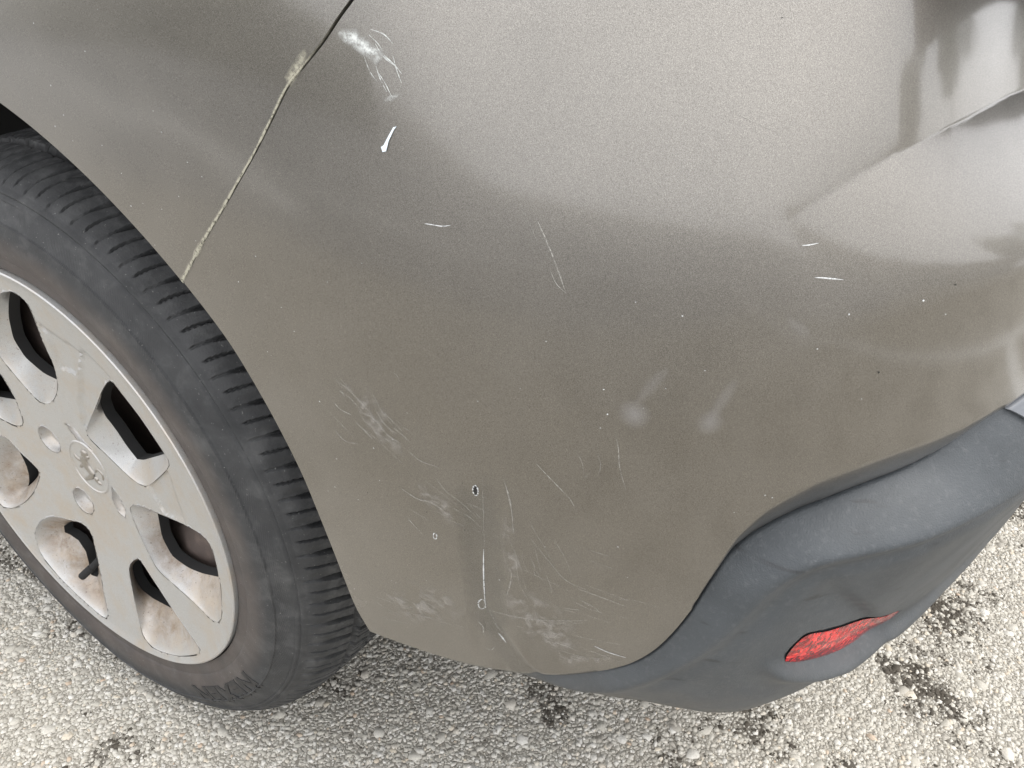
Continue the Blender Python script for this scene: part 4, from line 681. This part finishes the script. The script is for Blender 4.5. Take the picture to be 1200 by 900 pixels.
    for (P,Q),dq in zip(loops[:7],(.011,.011,.016,.019,.019,.019,.011)):
        ccw=np.sum(P[:,0]*np.roll(P[:,1],-1)-np.roll(P[:,0],-1)*P[:,1])>0
        if not ccw: P=P[::-1];Q=Q[::-1]
        hP=hf(*P.T); hP=hP-.0008*sm(.2005,.2025,np.hypot(*P.T)); hQ=hf(*Q.T)+dq; n=len(P); prev=ring(P[:,0],hP,P[:,1],0.)
        for t in (.04,.10,.2,.35,.5,.65,.8,.92,1.):
            te=t; ye=t if t>.1 else t*1.0
            ye=t**.88
            X_=P*(1-te)+Q*te; cur=ring(X_[:,0],hP*(1-ye)+hQ*ye,X_[:,1],min(1,t*1.1)*(dq/.019)**2); bridge(prev,cur,n); prev=cur
        # dark inner wall behind the opening
        C_=Q; y1=hQ+.010; blk.append((Q.copy(),hQ,y1))
    for (P,_) in loops[7:]:
        ccw=np.sum(P[:,0]*np.roll(P[:,1],-1)-np.roll(P[:,0],-1)*P[:,1])>0
        if not ccw: P=P[::-1]
        c0=P.mean(0); n=len(P); prev=ring(P[:,0],hf(*P.T),P[:,1],0); 
        dd=.010 if n==28 else .005
        for sc_,d in ((.97,.0012),(.93,.4*dd),(.80,.8*dd),(.60,dd),(.58,dd+.0015),(.50,dd+.0015),(.44,dd-.0015),(.40,dd-.002),(.05,dd-.002)):
            X_=c0+(P-c0)*sc_; cur=ring(X_[:,0],hf(*c0)+(hf(*P.T)-hf(*c0))*sc_+d,X_[:,1],.15); bridge(prev,cur,n); prev=cur
    # outer lip rolled back towards the tyre
    n=240; t=np.linspace(0,2*np.pi,n,endpoint=False); prev=None
    for rr_,y_ in ((.2033,hf(.2033,0)-.0008),(.2052,-.0006),(.2060,-.0012),(.2070,-.0012),(.2078,-.0004),(.2080,.0012),(.2078,.010),(.2070,.014)):
        cur=ring(rr_*np.cos(t),np.full(n,float(y_)),rr_*np.sin(t),0)
        if prev is not None: bridge(prev,cur,n)
        prev=cur
    cov=mesh_obj('wheel_cover',V3,[list(q) for q in FF],COVER,W,angle=math.radians(35))
    a=cov.data.attributes.new('depth','FLOAT','POINT'); a.data.foreach_set('value',dep)
    bm=bmesh.new(); bm.from_mesh(cov.data); bmesh.ops.remove_doubles(bm,verts=bm.verts,dist=.00002); bm.to_mesh(cov.data); bm.free()
    for (Q,y0,y1) in blk:
        n=len(Q); V=np.concatenate([np.stack([Q[:,0],y0,Q[:,1]],-1),np.stack([Q[:,0],y1,Q[:,1]],-1)]); mesh_obj('cover_back_wall',V,gridF(2,n,wrap=True),DARK,W)
    # steel wheel and brake behind
    pr=[(.0,.075),(.05,.075),(.075,.072),(.09,.056),(.115,.047),(.150,.048),(.175,.052),(.188,.050),(.196,.042),(.1995,.030),(.2005,.018),(.204,.015),(.207,.018)]
    n=96;t=np.linspace(0,2*np.pi,n,endpoint=False); V=np.concatenate([np.stack([r*np.cos(t),np.full(n,y),r*np.sin(t)],-1) for r,y in pr]); mesh_obj('steel_wheel',V,gridF(len(pr),n,wrap=True,flip=True),STEEL,W,angle=math.radians(40))
    for k in range(6):
        a=k*math.pi/3+.1; c=np.array([.150*math.cos(a),.150*math.sin(a)]); t=np.linspace(0,2*np.pi,20,endpoint=False)
        V=np.stack([c[0]+.014*np.cos(t),np.full(20,.0545),c[1]+.014*np.sin(t)],-1); V=np.vstack([V,V+[0,.004,0]]); mesh_obj('vent_hole',V,[list(range(20))[::-1]]+gridF(2,20,wrap=True).tolist(),DARK,W)
    for bx,bz in B5:
        a=np.arange(6)*math.pi/3+.3; y0=float(hf(bx,bz)); V=[]
        for r,y in ((.0072,y0+.0100),(.0072,y0+.0070),(.0062,y0+.0060),(.0,y0+.0058)): V+=[(bx+r*math.cos(q),y,bz+r*math.sin(q)) for q in a]
        mesh_obj('bolt_cap',V,gridF(4,6,wrap=True,flip=True),COVER,W,smooth=False)
    # valve
    p0=np.array([-.0608,-.002,-.1523])+[0,.006,0]; 
    p1=p0+np.array([.016,.028,.022]); ax=(p1-p0)/np.linalg.norm(p1-p0); s1=np.cross(ax,[0,1,0]); s1/=np.linalg.norm(s1); s2=np.cross(ax,s1); V=[];n=14
    for f,r in ((0,.0),(0,.0034),(.04,.0042),(.36,.0042),(.38,.0036),(1.,.0048)):
        V+= [tuple(p0+(p1-p0)*f+r*(s1*math.cos(q)+s2*math.sin(q))) for q in np.linspace(0,2*np.pi,n,endpoint=False)]
    mesh_obj('tyre_valve',V,gridF(6,n,wrap=True),DARK,W,angle=.6)
    # oval ring round the emblem
    t=np.linspace(0,2*np.pi,72,endpoint=False); V=[]
    for k_,(dr_,dy) in enumerate(((-.0016,.0004),(-.0009,-.0007),(0,-.0010),(.0009,-.0007),(.0016,.0004))):
        ex_=-.002+(.0262+dr_)*np.cos(t); ez=.003+(.0280+dr_)*np.sin(t); V.append(np.stack([ex_,hf(ex_,ez)+dy,ez],-1))
    mesh_obj('emblem_ring',np.concatenate(V),gridF(5,72,wrap=True),COVER,W)
    # relief emblem: rearing lion
    V=[];F=[]
    limbs=[([(-.0035,.0150),(-.0010,.0195),(.0015,.0235)],[.0052,.0050,.0026]),([(.0005,.0170),(.0040,.0150)],[.0030,.0018]),
        ([(-.0030,.0150),(-.0065,.0080),(-.0040,.0015),(.0035,-.0040)],[.0048,.0060,.0052,.0056]),
        ([(-.0070,.0090),(-.0120,.0075),(-.0170,.0085),(-.0205,.0125)],[.0028,.0022,.0020,.0022]),([(-.0080,.0035),(-.0135,.0010),(-.0175,-.0030)],[.0026,.0020,.0018]),
        ([(.0020,-.0040),(-.0050,-.0095),(-.0105,-.0130),(-.0165,-.0165)],[.0040,.0030,.0022,.0024]),([(.0045,-.0050),(.0065,-.0100),(.0115,-.0125)],[.0040,.0026,.0020]),
        ([(.0060,.0000),(.0110,.0050),(.0160,.0040),(.0175,-.0010),(.0150,-.0055)],[.0022,.0017,.0015,.0016,.0020])]
    for P_,R_ in limbs:
        P_=_catmull(np.array(P_),6); R_=np.interp(np.linspace(0,1,len(P_)),np.linspace(0,1,len(R_)),R_); R_=R_*np.sqrt(np.clip(np.minimum(np.linspace(.12,4,len(P_)),np.linspace(4,.12,len(P_))),0,1))
        d_=np.gradient(P_,axis=0); d_/=np.linalg.norm(d_,axis=1,keepdims=True); b0=len(V); m_=9
        for p_,q_,r_1 in zip(P_,d_,R_):
            for a in np.linspace(0,math.pi,m_):
                x_=p_[0]-q_[1]*r_1*math.cos(a); z_=p_[1]+q_[0]*r_1*math.cos(a); V.append((x_,float(hf(x_,z_))+.0004-.0026*math.sin(a)*min(1,r_1/.003),z_))
        F+=(gridF(len(P_),m_)+b0).tolist()
    mesh_obj('lion_emblem',V,F,EMBL,W)
    # maker's name moulded upside down on the lowest part of the sidewall
    cu=bpy.data.curves.new('t','FONT'); cu.body='NEXEN'; cu.size=.031; cu.extrude=.0005; cu.offset=.0011; cu.space_character=1.1
    to=bpy.data.objects.new('t',cu); COL.objects.link(to); bpy.context.view_layer.update()
    me=bpy.data.meshes.new_from_object(to.evaluated_get(bpy.context.evaluated_depsgraph_get())); bpy.data.objects.remove(to)
    bm=bmesh.new(); bm.from_mesh(me); bmesh.ops.triangulate(bm,faces=bm.faces[:]); bmesh.ops.subdivide_edges(bm,edges=[e_ for e_ in bm.edges if e_.calc_length()>.006],cuts=2); 
    a0=math.radians(-34)
    sy=lambda r: np.interp(r,[p[0] for p in TYPROF[3:22]],[p[1] for p in TYPROF[3:22]])
    for v in bm.verts:
        a=a0-v.co.x*1.22/.245; r=.2345+v.co.y*.95; up=v.co.z>0
        bl=math.exp(-((a%(2*math.pi)-1.5*math.pi)/.35)**2)*math.exp(-((r-.262)/.02)**2)*.003
        v.co=(r*math.cos(a),float(sy(r))-bl-(.0007 if up else -.0008),r*math.sin(a))
    bm.to_mesh(me); bm.free(); me.materials.clear(); me.materials.append(RUBD); o=bpy.data.objects.new('tyre_lettering',me); COL.objects.link(o); o.parent=W
    return W
EMBL,_,_=mat('emblem_silver',base=(.30,.28,.25),rough=.3,metal=.7)
RW=build_wheel('wheel'); RW.parent=CAR; RW.matrix_parent_inverse=Matrix.Translation(-Vector(CAR.location)); RW.location=(0,0,HUB); RW['label']='rear wheel with a silver seven-opening cover, brake dust in its pockets'
def copy_wheel(x,y,flip):
    c=RW.copy(); COL.objects.link(c); c.parent=CAR; c.matrix_parent_inverse=RW.matrix_parent_inverse.copy(); c.location=(x,y,HUB)
    if flip: c.rotation_euler=(0,0,math.pi)
    for ch in RW.children:
        d=ch.copy(); COL.objects.link(d); d.parent=c
    c['label']='front wheel of the car' if x<-1 else 'rear wheel on the far side'
for q in ((-2.6,0,False),(0,1.72,True),(-2.6,1.72,True)): copy_wheel(*q)
# ------------------------------------------------------------ rest of the car, simpler
def liner(x):
    n=40; t=np.linspace(.12,math.pi-.12,n); V=[];
    for r,y in ((.372,.004),(.395,.02),(.405,.10),(.405,.26),(.30,.27),(0.02,.27)):
        V+=[(x+r*math.cos(a),y,HUB+r*math.sin(a)) for a in t]
    prt(mesh_obj('wheel_arch_liner',V,gridF(6,n,flip=False),DARK)); prt(mesh_obj('wheel_arch_liner',[(a,1.72-b_,c) for a,b_,c in V],gridF(6,n,flip=True),DARK))
liner(0); liner(-2.6)
def side(name,u0,u1,z0,z1,m,arch=None,n=40,rows=30,off=o_paint,hem='LRBT'):
    ug=np.linspace(u0,u1,n); zb=np.full(n,z0)
    if arch is not None: zb=np.maximum(zb,HUB+np.sqrt(np.maximum(.371**2-(ug-arch)**2,0)))
    t=np.linspace(0,1,rows)[:,None]; G=np.stack([np.broadcast_to(ug,(rows,n)),zb+(z1-zb)*t],-1)
    o=skin(name,G,off,m,hem=hem); mirror_obj(o); return o
side('rear_door',-1.28,-.375,.28,.94,PAINT); side('front_door',-2.20,-1.285,.28,.94,PAINT)
side('front_wing',-3.10,-2.205,.26,.90,PAINT,arch=-2.6,n=80); side('sill',-2.22,-.374,.20,.275,PLAST)
mirror_obj(QP)
def loft(name,secs,m,closed=False):
    n=len(secs[0]); V=[p for s_ in secs for p in s_]; return prt(mesh_obj(name,V,gridF(len(secs),n),m,angle=.6))
def cross(x,yi,z): return [(x,yi,z),(x,yi+.25,z+.02),(x,.86,z+.035),(x,1.72-yi-.25,z+.02),(x,1.72-yi,z)]
loft('roof',[cross(-1.55,.16,1.44),cross(-.9,.15,1.49),cross(-.2,.16,1.49),cross(.42,.19,1.44)],PAINT)
loft('bonnet',[[(-2.1,.02,.93),(-2.1,.5,1.0),(-2.1,1.22,1.0),(-2.1,1.70,.93)],[(-3.0,.06,.80),(-3.0,.5,.86),(-3.0,1.22,.86),(-3.0,1.66,.80)],[(-3.32,.30,.60),(-3.36,.5,.62),(-3.36,1.22,.62),(-3.32,1.42,.60)]],PAINT)
loft('front_bumper',[[(-3.08,.01,.9),(-3.3,.16,.75),(-3.38,.5,.62),(-3.38,1.22,.62),(-3.3,1.56,.75),(-3.08,1.71,.9)],[(-3.08,.0,.5),(-3.36,.16,.48),(-3.48,.5,.45),(-3.48,1.22,.45),(-3.36,1.56,.48),(-3.08,1.72,.5)],[(-3.08,.02,.22),(-3.3,.18,.2),(-3.4,.5,.2),(-3.4,1.22,.2),(-3.3,1.54,.2),(-3.08,1.70,.22)]],PAINT)
loft('windscreen',[cross(-2.12,.08,.95),cross(-1.56,.17,1.44)],GLASS)
loft('rear_window',[cross(.43,.20,1.43),cross(.64,.18,1.0)],GLASS)
loft('tailgate',[cross(.645,.16,.99),cross(.74,.15,.92),cross(.765,.16,.80),cross(.755,.16,.72)],PAINT)
for s_ in (0,1):
    Y=(lambda y:y) if s_==0 else (lambda y:1.72-y)
    for a,b_,c,d in ((-1.95,-1.32,-1.5,-1.25),(-1.27,-.42,-1.2,-.36),(-.36,.40,-.30,.30)):
        prt(mesh_obj('side_window',[(a,Y(.01),.95),(b_,Y(.01),.95),(d,Y(.15),1.42),(c,Y(.15),1.42)],[(0,1,2,3)],GLASS,smooth=False))
    for q in (((-1.32,.012),(-1.27,.012),(-1.2,.155),(-1.25,.155)),((-.42,.012),(-.36,.012),(-.3,.155),(-.36,.155)),((.40,.015),(.62,.06),(.45,.19),(.30,.155)),((-2.1,.02),(-1.95,.012),(-1.5,.155),(-1.58,.17))):
        prt(mesh_obj('pillar',[(x,Y(y),z) for (x,y),z in zip(q,(.94,.94,1.45,1.45))],[(0,1,2,3)],PAINT,smooth=False))
    zt=np.linspace(.795,.99,12);V=[];
    for z in zt:
        for u in np.linspace(.63,.86,16): V.append(pt(np.array(u),np.array(z),o_paint(np.array(u),np.array(z))-.004*((u-.745)/.115)**2*2).tolist())
    V=[(x,Y(y),z) for x,y,z in V]; prt(mesh_obj('tail_lamp',V,gridF(12,16,flip=(s_==0)),LENS))
side('tailgate',.872,UMID-.001,.797,.985,PAINT,n=30,rows=14)
prt(slab('underbody',-3.2,.62,.30,1.42,.24,.26,DARK))
prt(slab('inner_body_shell',-3.0,.60,.30,1.42,.262,.92,DARK))
# ------------------------------------------------------------ what the paint reflects: the other side of the car park
WALLM,nt,b=mat('rendered_wall',rough=.85)
nt.links.new(ramp(nt,noise(nt,3,4,.6,objco(nt)),[(.3,(.48,.45,.40)),(.7,(.58,.55,.49))]),b.inputs['Base Color'])
ROOFM,_,_=mat('roof_tile',base=(.20,.10,.07),rough=.8)
LEAFM,nt,b=mat('leaf_green',rough=.6); nt.links.new(ramp(nt,noise(nt,1.5,3,.6,objco(nt)),[(.3,(.035,.055,.02)),(.7,(.08,.11,.04))]),b.inputs['Base Color'])
BARK,_,_=mat('bark',base=(.10,.075,.055),rough=.9)
def tree(x,y,h,rad,label,seed):
    t=thing('tree',label,'tree','trees across the car park',(x,y,0)); g=np.random.default_rng(seed); V=[];n=10
    for f,r in ((0,.16),(.1,.12),(.35,.09),(.6,.05),(.8,.02)): V+=[(r*math.cos(a)+.1*math.sin(f*3),r*math.sin(a),f*h) for a in np.linspace(0,2*np.pi,n,endpoint=False)]
    mesh_obj('trunk',V,gridF(5,n,wrap=True),BARK,t)
    c=g.normal(size=(2600,3)); c/=np.linalg.norm(c,axis=1)[:,None]; cl=g.normal(size=(14,3))*[rad*.5,rad*.5,rad*.35]; P=cl[g.integers(0,14,2600)]+c*rad*.42*g.uniform(.5,1,(2600,1)); P[:,2]+=h*.75
    d1=g.normal(size=(2600,3))*.13; d2=g.normal(size=(2600,3))*.10; V=np.stack([P-d1,P+d2,P+d1,P-d2],1).reshape(-1,3); mesh_obj('crown',V,np.arange(len(V)).reshape(-1,4),LEAFM,t,smooth=False)

for q in ((-9,-14,7.5,2.6,'bushy tree at the far side of the car park, beside the house',1),(21,8.5,5.0,2.4,'low round tree behind the parked car',3),(17,14,5.6,2.6,'leafy tree at the far corner behind the parked car',4),(11,17,5.0,2.2,'small tree at the end of the bay lines',5)): tree(*q)
GR=thing('added_garage_block','long low garage block with a flat roof, unseen and added to shape the paint reflections','garage',None,(24,-3,0))  # added unseen; its even height gives a smooth dark band in the reflection
def gp(o): o.parent=GR; o.matrix_parent_inverse=Matrix.Translation(-Vector(GR.location)); return o
gp(slab('wall',22.1,27,-14,8,0,2.75,mat('added_garage_render',base=(.26,.24,.21),rough=.85)[0])); gp(slab('roof',21.9,27.2,-14.2,8.2,2.755,2.95,mat('added_garage_roof_felt',base=(.10,.10,.10),rough=.9)[0]))  # wall and roof of the unseen added garage block
for k_ in range(7): gp(slab('added_garage_door',22.03,22.098,-13.4+k_*3.05,-10.9+k_*3.05,.01,2.15,mat('added_garage_door_paint',base=(.36,.37,.36),rough=.5)[0]))

def hedge(x0,x1,y,h,label):
    t=thing('hedge',label,'hedge',None,((x0+x1)/2,y,0)); g=np.random.default_rng(8); n=9000  # unseen hedge, added to darken the paint reflection
    P=np.stack([g.uniform(x0,x1,n),y+g.uniform(-.45,.45,n),h*g.random(n)**.6],1)-np.array([(x0+x1)/2,y,0]); P[:,2]*=1+.08*np.sin(P[:,0]*2.1)
    d1=g.normal(size=(n,3))*.09; d2=g.normal(size=(n,3))*.07; V=np.stack([P-d1,P+d2,P+d1,P-d2],1).reshape(-1,3); mesh_obj('foliage',V,np.arange(len(V)).reshape(-1,4),LEAFM,t,smooth=False)
    for k in range(10):
        x=x0+(x1-x0)*(k+.5)/10-(x0+x1)/2; V=[(x+.03*math.cos(a),.03*math.sin(a),z) for z in (0,h*.5) for a in np.linspace(0,6.28,7)[:-1]]; mesh_obj('added_hedge_stem',V,gridF(2,6,wrap=True),BARK,t)
hedge(-14,-2.2,-8,1.15,'long dark clipped hedge, unseen and added to darken the paint reflection')  # unseen, added so the paint mirrors something dark on this side
HS=thing('house','pale rendered house with a brown tiled roof across the car park','house',None,(-16,-15,0))
def hp(o): o.parent=HS; o.matrix_parent_inverse=Matrix.Translation(-Vector(HS.location)); return o
hp(slab('wall',-20,-11,-18,-13,0,4.6,WALLM))
hp(mesh_obj('roof',[(-20.4,-18.4,4.6),(-10.6,-18.4,4.6),(-10.6,-12.6,4.6),(-20.4,-12.6,4.6),(-20.4,-15.5,6.6),(-10.6,-15.5,6.6)],[(3,2,5,4),(1,0,4,5),(0,3,4),(2,1,5),(0,1,2,3)],ROOFM,smooth=False))
for x in (-18.5,-16.5,-14.3,-12.4):
    for z in (1.0,2.9):
        f=hp(slab('window',x-.55,x+.55,-13.0,-12.94,z,z+1.2,WPNT)); p_=slab('pane',x-.48,x+.48,-12.94,-12.93,z+.07,z+1.13,GLASS); p_.parent=f; p_.matrix_parent_inverse=Matrix.Translation(-Vector(HS.location)) if 0 else Matrix.Identity(4)
hp(slab('door',-15.9,-15.0,-13.0,-12.93,0.01,2.1,ROOFM))
